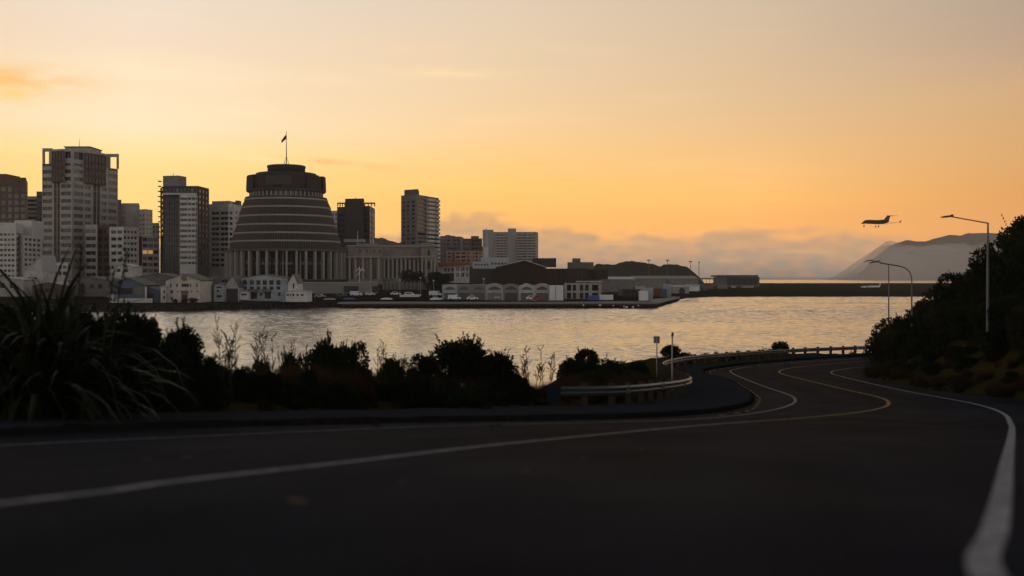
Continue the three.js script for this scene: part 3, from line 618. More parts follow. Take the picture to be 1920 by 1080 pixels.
{ // parliament house
  const t = thing('parliament_house', 'long stone classical building with a colonnade beside the round building', 'building', baseOf(730, 575));
  const d = 572, wall = M.stone;
  block(t, { pts: [[640, 590], [652, 566], [716, 566], [717.5, 575], [789, 579], [789.5, 574], [815, 580], [822, 640], [640, 640]], top: 462, bot: 545, wall, depth: 0.9, faces: [
    [], [{ cols: [[671, 676.5], [685, 691], [699, 705.5], [658.5, 662]], rows: [[488, 523]], name: 'arched_window' }, { cols: [[673, 677], [686, 690], [700, 704.5], [711, 714]], rows: [[467.5, 474.5]] }], [],
    [{ cols: cols(722, 784, 8, 4.2), rows: [[489, 520]], name: 'tall_window' }], [], [{ cols: [[801, 806.5]], rows: [[491, 505], [470, 479]] }, { cols: [[793, 796], [811, 814]], rows: [[491, 518]] }],
  ] });
  const band = (name, x0, x1, dd, p0, p1, proud, m) => box(t, name, m, X((x0 + x1) / 2, dd), (Y(p0, dd) + Y(p1, dd)) / 2, -dd + proud / 2, X(x1, dd) - X(x0, dd), Y(p0, dd) - Y(p1, dd), proud + 0.5);
  for (const [x0, x1, dd] of [[651, 716.5, 565.6], [717, 789, 575.5], [789, 816, 574]]) {
    band('cornice', x0, x1, dd, 480.4, 483.4, 1.5, M.stoneLight);
    band('parapet', x0, x1, dd, 459.4, 462.6, 0.5, M.stoneLight);
    band('base_course', x0, x1, dd, 524, 532, 0.9, M.stone);
  }
  for (const x of [655, 666, 680.5, 695, 709.5]) part(t, 'column', rod(at(x, 524, 564.6), at(x, 484, 564.6), 0.85, 0.7, 14), M.stoneLight);
  for (let k = 0; k < 9; k++) { const x = 720 + k * 8.05, dd = 574 + k * 0.4; part(t, 'column', rod(at(x, 524, dd), at(x, 484, dd), 0.8, 0.66, 14), M.stoneLight); box(t, 'capital', M.stoneLight, X(x, dd), Y(484.4, dd), -dd, 2, 0.7, 2); box(t, 'pedestal', M.stone, X(x, dd), Y(523.4, dd), -dd, 2.1, 1.1, 2.1); }
  for (const x of [791.5, 798.5, 809, 815]) part(t, 'column', rod(at(x, 524, 573.2), at(x, 484, 573.2), 0.7, 0.6, 14), M.stoneLight);
  for (const [x0, x1, dd, top] of [[668, 708, 566, 456.5], [790, 812, 576, 455]]) band('attic_block', x0, x1, dd + 2, top, 461, 0.4, M.stone);
  box(t, 'roof_lantern', M.roofpale, X(752, 590), Y(466, 590), -592, 20, 2.4, 6);
  box(t, 'roof_ridge', M.roofpale, X(665, 600), Y(451.5, 600), -600, 11, 1.6, 8);
  part(t, 'roof_flagpole', rod(at(670.5, 459, 575), at(670.5, 433, 575), 0.14, 0.08), M.steel);
}
// hill with buildings behind the tower, and others
{
  const t = tower('long grey block on the rise behind the apartment tower', 845, 860);
  block(t, { pts: [[800, 860], [864, 860], [869, 880], [800, 890]], top: 443.5, wall: wallMat(0.2, 0.185, 0.175), faces: [[{ cols: cols(826, 861, 6, 2), rows: rows(449, 7.5, 3, 5) }]] });
  const u = tower('dark flat-roofed block beside the white apartment slab', 888, 820);
  block(u, { pts: [[868, 822], [883, 822], [904, 820], [904, 850], [868, 850]], top: 447, wall: wallMat(0.13, 0.105, 0.085), faces: [[{ cols: [[870, 881]], rows: [[452, 455], [460, 463]], mat: M.blind }], [{ cols: cols(885, 902, 3, 1.6), rows: rows(450, 7, 3, 4) }]] });
  roofBox(u, 'plant_room', M.midgrey, 883, 897, 442.5, 822, 10, Y(448, 822));
  const v = tower('pink three-storey block with a rust-red stair bay', 870, 640, 'building', 'office_block');
  block(v, { pts: [[837, 640], [885, 638], [905, 648], [900, 670], [838, 664]], top: 470.5, bot: 500, wall: M.pink, depth: 0.4, faces: [[{ cols: [[839.5, 845], [855.5, 862], [865, 872], [875, 881]], rows: rows(473, 6.8, 3.8, 3), bars: 2 }, { cols: [[847, 853]], rows: [[472, 493]], mat: M.rust, name: 'stair_bay' }], [{ cols: [[886.5, 889], [891.5, 896.5], [899, 902]], rows: rows(473, 6.8, 3.8, 3) }]] });
  const w = tower('two-storey white and terracotta building below the pink block', 852, 590, 'building', 'office_block');
  block(w, { pts: [[822, 592], [852, 590], [880, 594], [880, 612], [822, 612]], top: 495, bot: 540, wall: M.offwhite, roof: M.roofrust, faces: [[{ cols: [[833, 837], [839, 843.5], [846, 850.5]], rows: [[502.5, 509]] }, { cols: [[838, 851]], rows: [[512, 527]], mat: M.dark, name: 'doorway' }], [{ cols: [[855.5, 861], [865, 871], [874, 878]], rows: [[501, 508], [511.5, 519]], bars: 2 }]] });
  box(w, 'eaves', M.rust, X(851, 589), Y(494.6, 589), -589, X(881, 589) - X(821, 589), 1.6, 2.2);
}
{ // white apartment slab
  const t = tower('wide pale apartment slab with two raised lift towers', 957, 650);
  const pr = rows(439.5, 5.0, 2.5, 14);
  const { y1 } = block(t, { pts: [[905, 652], [925, 650], [952, 650], [968, 650], [1005, 648], [1009, 660], [1000, 680], [908, 680]], top: 434.6, bot: 505, wall: M.pale, depth: 0.4, faces: [[{ cols: [[915, 917.4]], rows: [[445, 498]], mat: M.dark, name: 'slot' }], [{ cols: [[931, 936], [937.5, 943], [944.5, 950]], rows: pr }], [], [{ cols: [[969, 978], [979.5, 987], [991, 996], [998, 1003]], rows: pr }], [{ cols: [[1005.6, 1008.4]], rows: pr, mat: M.bronze }]] });
  for (const [a, b, top] of [[905, 924.5, 430.5], [952.5, 967.5, 428.3]]) roofBox(t, 'lift_tower', M.pale, a, b, top, 649.5, 14, Y(500, 650));
  for (let k = 0; k < 12; k++) box(t, 'balcony', M.offwhite, X(986, 647), Y(444.3 + k * 5, 647), -647.4, X(1003, 647) - X(969.5, 647), 0.5, 1.2);
  for (let k = 0; k < 12; k++) box(t, 'balcony', M.offwhite, X(940.5, 649), Y(444.3 + k * 5, 649), -649.2, X(950.5, 649) - X(930.5, 649), 0.5, 1.2);
}
{ // white ribbed drum with silver roof and church spire left of the brown hall
  const t = tower('white building with a pale metal roof behind the brown hall', 915, 520, 'building', 'office_block');
  block(t, { pts: [[886, 522], [918, 520], [953, 524], [953, 545], [886, 545]], top: 490, bot: 515, wall: M.roofpale, roof: M.roofpale, faces: [[{ cols: cols(890, 916, 5, 2), rows: [[495, 498]], mat: M.mixed }], [{ cols: cols(921, 950, 5, 2), rows: [[492.5, 496]], mat: M.mixed }]] });
  box(t, 'roof_monitor', M.roofpale, X(928, 530), Y(487, 530), -534, 14, 2.2, 10);
  const s = tower('thin white church spire in front of the apartment slab', 911.5, 610, 'spire', 'church_spire');
  box(s, 'belfry', M.white, X(911.5, 610), Y(478, 610), -610, 2.6, 9, 2.6);
  part(s, 'spire', (() => { const g = new THREE.ConeGeometry(1.5, 12, 8); g.translate(X(911.5, 610), Y(474, 610) + 9, -610); return g; })(), M.roofpale);
}

// ---------------------------------------------------------------- waterfront
{ // town ground with its sea wall
  const front = [[-700, 300], [-100, 335], [320, 346], [470, 374], [690, 393], [850, 392], [1060, 392], [1130, 400], [1215, 440], [1262, 505], [1290, 570], [1330, 604], [1420, 610], [1900, 610], [2600, 600]];
  const wallRows = [], top = [];
  const line = new THREE.SplineCurve(front.map(([px, d]) => new THREE.Vector2(X(px, d), d))).getSpacedPoints(240);
  for (const p of line) {
    const n = fbm(p.x * 0.12, p.y * 0.12, 3, 3) * 2.4, y = 2.3;
    wallRows.push([V3(p.x, -1, -p.y + 2.4 + n), V3(p.x, 0.4, -p.y + 1.6 + n), V3(p.x, y * 0.75, -p.y + 0.7 + n), V3(p.x, y, -p.y)]);
    const row = [];
    for (const s of [0, 4, 15, 40, 80, 130, 200, 300, 450, 700, 950]) { const d = p.y + s, k = smooth(-28, 12, p.x * (1 + s / 900)); row.push(V3(p.x * (1 + s / 900), lerp(Math.max(cityY(d), 2.4), 2.0 + s * 0.0012, k), -d)); }
    top.push(row);
  }
  const rockTex = noiseTexture(256, (u, v) => { const n = 0.25 + 0.5 * tiled(u, v, 12, 8.1, 5) + 0.3 * tiled(u, v, 40, 2.1, 3); return [n, n * 0.95, n * 0.88]; });
  rockTex.repeat.set(1 / 9, 1 / 9);
  solo('sea_wall', sheet(wallRows), matte(0.5, 0.5, 0.5, { map: rockTex }), 'dark rocky sea wall along the far shore', 'sea wall', null, 'structure');
  solo('town_ground', sheet(top.map((r) => r)), matte(0.45, 0.45, 0.42, { map: rockTex }), 'flat grey ground of the town and the airfield', 'ground', null, 'structure');
}
{ // airfield grass and runway strip beyond
  const rowsG = [];
  for (const d of [612, 640, 700, 800, 1000, 1300, 1500]) { const row = []; for (let i = 0; i <= 14; i++) { const px = lerp(1330, 2300, i / 14); row.push(V3(X(px, d), 2.35 + fbm(px * 0.02, d * 0.01, 2) * 0.4, -d)); } rowsG.push(row); }
  solo('airfield_grass', sheet(rowsG), matte(0.6, 0.62, 0.4, { map: soilTex }), 'flat dull green airfield behind the water', 'field', null, 'structure');
}
function gabled(t, o) { // house: walls with a gable towards the viewer or along; x0..x1 in sight lines at distance d
  const { x0, x1, d, eave, peak, peakX = (x0 + x1) / 2, base, deep, wall, roof, rects = [] } = o;
  const A = [X(x0, d), d], B = [X(x1, d), d], yE = Y(eave, d), yP = Y(peak, d), yB = Y(base, d), px = X(peakX, d);
  const rr = rects.map((r) => [X(r[0], d) - A[0], X(r[1], d) - A[0], Y(r[3], d), Y(r[2], d)]);
  const front = wallGeometry(A, B, yB, yE, rr, 0.25, [0, -1]);
  const tri = (dd) => { const s = new THREE.Shape([new THREE.Vector2(A[0], yE), new THREE.Vector2(B[0], yE), new THREE.Vector2(px, yP)]); const g = new THREE.ShapeGeometry(s); g.translate(0, 0, -dd); return g.toNonIndexed(); };
  const side = (x) => wallGeometry([x, d], [x, d + deep], yB, yE, [], 0.2, [x > px ? 1 : -1, 0]);
  part(t, 'wall', merged([front, tri(d), tri(d + deep), side(A[0]), side(B[0]), wallGeometry([A[0], d + deep], [B[0], d + deep], yB, yE, [], 0.2, [0, 1])]), wall);
  rects.forEach((r, i) => box(t, r[5] ?? 'window', r[4] ?? paneOf(M.glass), X((r[0] + r[1]) / 2, d), (Y(r[2], d) + Y(r[3], d)) / 2, -d - 0.25, X(r[1], d) - X(r[0], d) + 0.05, Y(r[2], d) - Y(r[3], d) + 0.05, 0.08));
  const ov = 0.35, slab = (xa, ya, xb, yb) => { const v = new THREE.Vector2(xb - xa, yb - ya), L = v.length(), g = new THREE.BoxGeometry(L + ov, 0.22, deep + 2 * ov); g.translate(-ov / 2 + L / 2, 0.11, 0); g.rotateZ(Math.atan2(v.y, v.x)); g.translate(xa, ya, -d - deep / 2); return g; };
  const s1 = slab(A[0], yE, px, yP), s2 = (() => { const v = new THREE.Vector2(B[0] - px, yP - yE), L = v.length(), g = new THREE.BoxGeometry(L + ov, 0.22, deep + 2 * ov); g.translate(ov / 2 + L / 2, 0.11, 0); g.rotateZ(-Math.atan2(v.y, v.x)); g.translate(px, yP, -d - deep / 2); return g; })();
  part(t, 'roof_slope', s1, roof); part(t, 'roof_slope', s2, roof);
}
const house = (label, px, d, name = 'house', cat = 'house') => thing(name, label, cat, V3(X(px, d), 2.4, -d));
{
  const h = house('blue boat club shed with a low gable and white fence', 250, 356, 'boat_club', 'building');
  gabled(h, { x0: 214, x1: 272, d: 357, eave: 535, peak: 521, peakX: 239, base: 570, deep: 14, wall: M.bluewall, roof: M.roof, rects: [[220, 248, 540, 552, M.glass[0]], [251, 270, 537, 552, M.blind[1]]] });
  gabled(h, { x0: 272, x1: 300, d: 359, eave: 546, peak: 537, peakX: 274, base: 570, deep: 10, wall: M.bluewall, roof: M.roof, rects: [[276, 289, 550, 566, M.dark, 'doorway']] });
  box(h, 'corner_board', M.white, X(272.5, 356), Y(552, 356), -356.6, 0.5, Y(538, 356) - Y(567, 356), 0.4);
  const f = house('white picket fence in front of the blue boat club', 245, 351, 'fence', 'fence');
  for (let k = 0; k < 26; k++) box(f, 'fence_panel', M.white, X(207 + k * 3.1, 351), Y(563.5, 351), -351, 0.42, 1.5, 0.08);
  box(f, 'fence_rail', M.white, X(246, 351), Y(561.5, 351), -351.06, X(286, 351) - X(206, 351), 0.14, 0.08);
  const w = house('small white shed beside the fence under the flax', 209, 350, 'shed', 'shed');
  gabled(w, { x0: 204, x1: 213, d: 350, eave: 556, peak: 552, base: 568, deep: 4, wall: M.white, roof: M.roofpale, rects: [[206.5, 210.5, 559, 564]] });
}
{ // low buildings on the left shore
  const a = house('low white two-storey clinic at the foot of the long white block', 100, 440, 'low_building', 'building');
  block(a, { pts: [[62, 442], [96, 440], [127, 446], [127, 462], [62, 462]], top: 492, botY: 1.5, wall: M.white, roof: M.roofpale, faces: [[{ cols: [[66, 71], [74, 79], [83, 92]], rows: [[498, 503], [509, 515]] }], [{ cols: [[99, 107], [110, 116], [118, 125]], rows: [[498, 504], [509, 516]] }]] });
  const b = house('white shed with a shallow pitched roof beyond the flax', 60, 420, 'shed', 'building');
  gabled(b, { x0: 46, x1: 80, d: 420, eave: 508, peak: 480, peakX: 78, base: 545, deep: 12, wall: M.offwhite, roof: M.roofpale, rects: [[52, 58, 520, 528], [63, 69, 520, 528]] });
  const c = house('long grey workshop behind the flax at the left shore', 150, 400, 'low_building', 'building');
  gabled(c, { x0: 128, x1: 206, d: 400, eave: 527, peak: 519, peakX: 166, base: 556, deep: 16, wall: M.midgrey, roof: M.roof, rects: [[134, 142, 533, 541], [148, 160, 533, 552, M.dark, 'doorway'], [168, 176, 533, 541], [184, 192, 533, 541]] });
  const e = house('pale flat-roofed house at the far left shore', 10, 400, 'house', 'house');
  gabled(e, { x0: -30, x1: 44, d: 400, eave: 525, peak: 520, base: 556, deep: 12, wall: M.pale, roof: M.roofpale, rects: [[-20, -10, 531, 540], [0, 9, 531, 540], [18, 28, 531, 540]] });
  const f = house('dark brick store with a pale roof beside the grey workshop', 100, 392, 'low_building', 'building');
  gabled(f, { x0: 60, x1: 122, d: 392, eave: 535, peak: 529, base: 560, deep: 12, wall: M.brown, roof: M.roofpale, rects: [[68, 76, 541, 548], [84, 92, 541, 548], [102, 112, 539, 557, M.dark, 'doorway']] });
  const g = house('small pale pavilion above the blue boat club', 232, 420, 'low_building', 'building');
  gabled(g, { x0: 214, x1: 250, d: 420, eave: 500, peak: 496, base: 520, deep: 10, wall: M.offwhite, roof: M.roofpale, rects: [[219, 226, 504, 510], [232, 240, 504, 510]] });
  const q = house('grey sheet roof hall between the boat club and the cream hall', 285, 408, 'low_building', 'building');
  gabled(q, { x0: 250, x1: 330, d: 408, eave: 521, peak: 513, peakX: 296, base: 545, deep: 16, wall: M.midgrey, roof: M.roof, rects: [[262, 272, 526, 534]] });
}
{
  const h = house('cream hall with a gabled front and a round emblem', 340, 358, 'gabled_hall', 'building');
  const win = [[318.5, 321.5], [330.5, 333.5], [352, 354], [356, 358], [368, 370.5]].map(([a, b]) => [a, b, 531.5, 538]);
  gabled(h, { x0: 311, x1: 375, d: 358, eave: 526, peak: 514, peakX: 344, base: 568, deep: 16, wall: M.cream, roof: M.roof, rects: [...win, [340, 352, 532, 538, M.glass[1]], [319.5, 324, 544, 550], [332, 335, 545.5, 547.5], [358, 360.5, 545, 547.5], [368.5, 371, 545, 548], [339, 353, 545, 551.5, M.rust, 'door_canopy'], [340, 352, 552, 566, M.dark, 'doorway'], [319.5, 324, 557, 563]] });
  gabled(h, { x0: 301, x1: 311, d: 356, eave: 538, peak: 537, base: 568, deep: 6, wall: M.cream, roof: M.roofpale, rects: [[306, 309.5, 544, 550], [306, 309.5, 555, 561]] });
  const ring = new THREE.TorusGeometry(0.78, 0.16, 8, 24); ring.translate(X(344.5, 357.6), Y(521, 357.6), -357.7);
  const em = part(h, 'round_emblem', ring, M.midgrey);
  part(em, 'emblem_bars', merged([boxG(X(344.5, 357.6), Y(521, 357.6), -357.75, 0.16, 1.3, 0.1), boxG(X(344.5, 357.6), Y(522, 357.6), -357.74, 1.1, 0.3, 0.1)]), M.midgrey);
}
{
  const h = house('grey weatherboard house with a dark hipped roof', 400, 372);
  gabled(h, { x0: 375, x1: 401, d: 374, eave: 533, peak: 518, peakX: 400, base: 568, deep: 9, wall: M.paleblue, roof: M.roof, rects: [[376.5, 379, 535.5, 540], [388, 391.5, 536, 540], [394.5, 399, 536, 540], [384, 399, 553, 559, M.blind[0]]] });
  gabled(h, { x0: 401, x1: 419.5, d: 371, eave: 534, peak: 531, base: 567, deep: 9, wall: M.paleblue, roof: M.roof, rects: [[406, 415.5, 537.5, 540], [406, 410.5, 544, 547.5], [406, 415.5, 553.5, 557.5]] });
  const k = house('plain house with a steep pale gable end', 434, 374);
  gabled(k, { x0: 420, x1: 448, d: 373, eave: 538, peak: 517.5, peakX: 436, base: 567, deep: 12, wall: M.pale, roof: M.roof, rects: [[424, 446, 541, 566, M.dark, 'garage_door']] });
}
{
  const h = house('pale blue apartment house with arched balconies', 500, 378, 'apartment_house');
  const rects = [];
  for (const x of [455, 468, 480.5, 492.5, 505, 518]) { rects.push([x, x + 8, 525.5, 534, paneOf(M.glass)]); rects.push([x + 0.5, x + 7.5, 537, 543, paneOf(M.glass)]); }
  rects.push([468, 482, 548, 560, M.dark, 'doorway'], [487, 492, 549, 554.5], [496, 508, 547, 560, M.dark, 'doorway'], [521, 526, 548, 555]);
  gabled(h, { x0: 448.5, x1: 540, d: 380, eave: 522, peak: 515.5, peakX: 494, base: 566, deep: 12, wall: M.paleblue, roof: M.roof, rects });
  for (const x of [459, 472, 496.5, 522]) { const g = new THREE.TorusGeometry(0.95, 0.14, 6, 14, Math.PI); g.translate(X(x, 379.5), Y(526.4, 379.5), -379.6); part(h, 'balcony_arch', g, M.white); }
  for (const x of [468, 494]) box(h, 'balcony', M.darksteel, X(x + 6, 379), Y(545, 379), -378.8, 3.4, 1, 1);
  gabled(h, { x0: 540, x1: 557.5, d: 378, eave: 530, peak: 514, peakX: 550, base: 566, deep: 10, wall: M.white, roof: M.roof, rects: [[549, 552, 531.5, 541]] });
  const a = house('low white annex with a row of small windows by the water', 545, 372, 'annex', 'building');
  gabled(a, { x0: 536, x1: 577, d: 372, eave: 547, peak: 545.5, base: 566, deep: 8, wall: M.white, roof: M.roofpale, rects: [[537.5, 541.5, 551, 555], [544, 546, 551, 555], [548, 552, 551, 555], [556, 560, 551, 555], [564, 569, 551, 555]] });
  gabled(a, { x0: 449, x1: 466, d: 374, eave: 548, peak: 547, base: 562, deep: 3, wall: M.white, roof: M.roofpale, rects: [[452, 463, 550.5, 554]] });
}
{ // concrete walls, forecourt and hoardings below the classical building
  const t = house('long concrete retaining wall below the round building', 630, 470, 'retaining_wall', 'wall');
  box(t, 'wall', M.concrete, X(632, 470), Y(540, 470), -472, X(705, 470) - X(556, 470), 4.8, 3);
  box(t, 'coping', M.pale, X(632, 470), Y(529.6, 470), -472, X(706, 470) - X(555, 470), 0.4, 3.6);
  for (const [a, b] of [[644, 671], [698, 712]]) box(t, 'opening', M.dark, X((a + b) / 2, 469), Y(542, 469), -470.2, X(b, 469) - X(a, 469), 2.6, 0.5);
  const u = house('dull grey wall in front of the classical colonnade', 770, 505, 'garden_wall', 'wall');
  for (let k = 0; k < 14; k++) box(u, 'wall_panel', M.midgrey, X(722 + k * 7.4, 505), Y(539, 505), -505, 1.7, 4.4, 0.5);
  for (let k = 0; k < 15; k++) box(u, 'wall_post', M.grey, X(718.3 + k * 7.4, 504.6), Y(538, 504.6), -504.6, 0.5, 5.4, 0.7);
}
{ // brown timber-clad hall
  const t = thing('exhibition_hall', 'large dark brown timber hall with a low gabled roof on the wharf', 'building', V3(X(1000, 440), 2.6, -440));
  const brown = wallMat(0.05, 0.031, 0.022);
  const d = 440;
  block(t, { name: 'dark_wing', pts: [[880, 446], [934, 446], [936, 470], [884, 470]], top: 503.5, botY: Y(540, d), wall: M.dark, roof: M.roofpale, faces: [[]] });
  const A = X(930, d), B = X(1022, d), shape = new THREE.Shape([[A, Y(534, d)], [B, Y(534, d)], [B, Y(501, d)], [X(984, d), Y(488.6, d)], [A, Y(500.5, d)]].map(([x, y]) => new THREE.Vector2(x, y)));
  const g = new THREE.ExtrudeGeometry(shape, { depth: 26, bevelEnabled: false }); g.translate(0, 0, -d - 26);
  part(t, 'gabled_wall', g, brown);
  for (let k = 0; k < 30; k++) { const x = lerp(930.6, 1021.4, k / 29), top = x < 984 ? lerp(500.5, 488.6, (x - 930) / 54) : lerp(488.6, 501, (x - 984) / 38); box(t, 'cladding_batten', brown, X(x, d), (Y(534, d) + Y(top + 0.6, d)) / 2, -d + 0.1, 0.2, Y(top + 0.6, d) - Y(534, d), 0.16); }
  for (const [xa, ya, xb, yb] of [[928, 501.2, 984, 488.2], [984, 488.2, 1026, 502]]) { const a = at(xa, ya, d), b = at(xb, yb, d), L = a.distanceTo(b), s = new THREE.BoxGeometry(L, 0.35, 27.5); s.rotateZ(Math.atan2(b.y - a.y, b.x - a.x)); s.translate((a.x + b.x) / 2, (a.y + b.y) / 2 + 0.1, -d - 12.8); part(t, 'roof_slope', s, M.roofpale); }
  block(t, { name: 'roof_box', pts: [[998, 452], [1042.5, 452], [1043, 466], [998, 466]], top: 484, botY: Y(500, d), wall: M.dark });
  block(t, { name: 'right_wing', pts: [[1022, 441], [1082, 441], [1105, 446], [1105, 470], [1022, 470]], top: 503.5, botY: Y(534, d), wall: brown, roof: M.roofpale, faces: [[{ cols: cols(1025, 1080, 13, 1.6), rows: [[506, 531]], mat: [M.dark, wallMat(0.07, 0.04, 0.025), wallMat(0.04, 0.026, 0.02)], name: 'cladding_panel' }], [{ cols: cols(1083.5, 1104, 5, 1.4), rows: [[506, 531]], mat: [M.dark, wallMat(0.07, 0.04, 0.025)], name: 'cladding_panel' }]], depth: 0.25 });
  block(t, { name: 'terrace_wing', pts: [[1085, 452], [1140, 452], [1140, 470], [1085, 470]], top: 505.5, botY: Y(524, 452), wall: brown, roof: M.roofpale, faces: [[{ cols: cols(1090, 1138, 9, 1.2), rows: [[508, 522]], mat: [M.dark, wallMat(0.06, 0.036, 0.024)], name: 'cladding_panel' }]], depth: 0.25 });
  block(t, { name: 'roof_lantern', pts: [[1064, 470], [1113, 470], [1113, 480], [1064, 480]], top: 491.5, botY: Y(506, 470), wall: M.midgrey });
  box(t, 'plant_box', M.midgrey, X(1081, 475), Y(489, 475), -476, 3.4, 2.2, 4);
  // pale lower storey with piers
  block(t, { name: 'lower_storey', pts: [[1058, 436], [1128, 437], [1128, 448], [1058, 448]], top: 530.5, botY: 1.8, wall: M.pale, depth: 0.6, faces: [[{ cols: [[1063, 1071], [1074, 1080], [1087, 1094], [1097, 1104], [1110, 1122]], rows: [[534, 545], [549, 560]], mat: M.glass }]] });
  box(t, 'terrace_slab', M.offwhite, X(1105, 436), Y(528, 436), -442, X(1130, 436) - X(1082, 436), 0.5, 12);
}
{ // boat sheds
  const sheds = [[829, 857, 'leftmost plain grey boat shed at the edge of the lawn', 0], [857, 884, 'grey boat shed beside the leftmost one', 0], [884, 911, 'grey boat shed with a shallow slatted arch', 1], [911, 943, 'boat shed with a dark arched fanlight and a pale sign board', 2], [943, 973, 'boat shed with a high blank arch', 2], [973, 1002, 'boat shed with a small peaked gable', 3], [1002, 1031, 'boat shed with a wide blue-grey arch beside the white container', 2]];
  sheds.forEach(([a, b, label, k], i) => {
    const d = 402, t = thing('boat_shed', label, 'boat shed', V3(X((a + b) / 2, d), 2.4, -d), 'boat sheds along the wharf');
    const top = [534, 534, 533.5, 535, 535.5, 533, 535][i], base = 567, m = (a + b) / 2, A = X(a, d), B = X(b, d), yb = Y(base, d), yt = Y(top + (k === 3 ? 3 : 0), d);
    const sh = new THREE.Shape();
    sh.moveTo(A, yb); sh.lineTo(B, yb); sh.lineTo(B, yt);
    if (k === 2) sh.quadraticCurveTo((A + B) / 2, yt + 1.6, A, yt); else if (k === 3) { sh.lineTo((A + B) / 2, Y(530.5, d)); sh.lineTo(A, yt); } else sh.lineTo(A, yt);
    const x0 = X(a + 3.2, d), x1 = X(b - 3.2, d), yd = Y(549.5, d), door = new THREE.Path();
    door.moveTo(x0, yb + 0.1); door.lineTo(x0, yd); door.lineTo(x1, yd); door.lineTo(x1, yb + 0.1); sh.holes.push(door);
    const fan = new THREE.Path(), yf = Y(543.5, d), yft = Y(k === 2 ? 537.5 : 539, d);
    fan.moveTo(x0, yf); fan.quadraticCurveTo((x0 + x1) / 2, yft + 1.4, x1, yf); fan.lineTo(x0, yf); sh.holes.push(fan);
    const g = new THREE.ExtrudeGeometry(sh, { depth: 0.6, bevelEnabled: false, curveSegments: 10 }); g.translate(0, 0, -d - 0.6);
    part(t, 'front_wall', g, [M.paleblue, M.grey, M.grey, M.pale, M.grey, M.offwhite, M.pale][i]);
    const dr = box(t, 'door', [M.midgrey, wallMat(0.12, 0.13, 0.15), M.midgrey, M.grey, wallMat(0.1, 0.1, 0.11), wallMat(0.16, 0.15, 0.14), M.midgrey][i], (x0 + x1) / 2, (yb + yd) / 2, -d - 0.45, x1 - x0, yd - yb, 0.1);
    box(t, 'fanlight', k === 2 ? M.darkglassWall : M.midgrey, (x0 + x1) / 2, (yf + yft) / 2 + 0.2, -d - 0.45, x1 - x0, yft - yf + 0.8, 0.1);
    const roofG = boxG((A + B) / 2, yt - 0.15, -d - 9.5, B - A - 0.05, 0.25, 18); part(t, 'roof', roofG, M.roofpale);
    box(t, 'side_wall', M.grey, A + 0.12, (yb + yt) / 2 - 0.2, -d - 9.5, 0.2, yt - yb - 0.4, 17.6); box(t, 'side_wall', M.grey, B - 0.12, (yb + yt) / 2 - 0.2, -d - 9.5, 0.2, yt - yb - 0.4, 17.6);
    if (i === 3) box(t, 'sign_board', M.white, X(932, d), Y(557.5, d), -d + 0.06, X(938, d) - X(927, d), 0.5, 0.06);
  });
  const c = thing('shipping_container', 'white shipping container standing right of the boat sheds', 'container', V3(X(1043, 400), 2.4, -400));
  box(c, 'body', M.boatwhite, X(1043.5, 400), Y(549.3, 400), -403, X(1056.5, 400) - X(1030.5, 400), 5.6, 5);
  for (let k = 0; k < 9; k++) box(c, 'rib', M.boatwhite, X(1031.5 + k * 3, 400), Y(549.3, 400), -400.45, 0.22, 5.4, 0.12);
  box(c, 'door_bar', M.darksteel, X(1042, 400), Y(549, 400), -400.4, 0.12, 5, 0.15);
}
{ // wharf on piles
  const t = thing('wharf', 'long dark timber wharf on piles at the water edge', 'wharf', V3(X(1000, 380), 0, -380));
  const deckY = Y(567.5, 378);
  box(t, 'deck', M.concrete, X(935, 385), deckY - 0.2, -388, X(1232, 385) - X(640, 385), 0.5, 20);
  box(t, 'edge_beam', M.timber, X(935, 377), deckY - 0.65, -377.9, X(1232, 377) - X(640, 377), 0.55, 0.5);
  { const g = new THREE.BufferGeometry(); const yb = deckY - 0.05, a = at(1228, 0, 378), pts = [[1228, 378], [1275, 500], [1240, 520], [1215, 398]].map(([px, d]) => [X(px, d), -d]);
    const s = new THREE.ExtrudeGeometry(new THREE.Shape(pts.map(([x, z]) => new THREE.Vector2(x, -z))), { depth: 0.6, bevelEnabled: false }); s.rotateX(-Math.PI / 2); s.translate(0, yb - 0.6, 0); part(t, 'end_deck', s, M.concrete); }
  for (let k = 0; k < 74; k++) { const px = 642 + k * 8; part(t, 'pile', rod(V3(X(px, 378.6), -1.5, -378.6 - (k % 2) * 0.8), V3(X(px, 378.6), deckY - 0.4, -378.6 - (k % 2) * 0.8), 0.28, 0.26, 7), M.timber); }
  for (let k = 0; k < 20; k++) { const u = k / 19, d = lerp(378.5, 499, u), px = lerp(1227, 1274, u); part(t, 'pile', rod(V3(X(px, d) - 0.3, -1.5, -d), V3(X(px, d) - 0.3, deckY - 0.4, -d), 0.3, 0.28, 7), M.timber); }
  box(t, 'back_wall', M.timber, X(935, 383), 0.2, -384, X(1225, 383) - X(640, 383), 3.6, 1);
  for (const [px, py, w] of [[1094, 572, 0.5], [1125, 572, 0.8], [1150, 573, 0.35], [1170, 574.5, 0.4], [1175, 575.5, 0.9], [1187, 575.5, 0.7], [1197, 573, 0.4]]) box(t, 'fender', M.boatwhite, X(px, 377.4), Y(py, 377.4), -377.5, w, 0.45, 0.3);
}
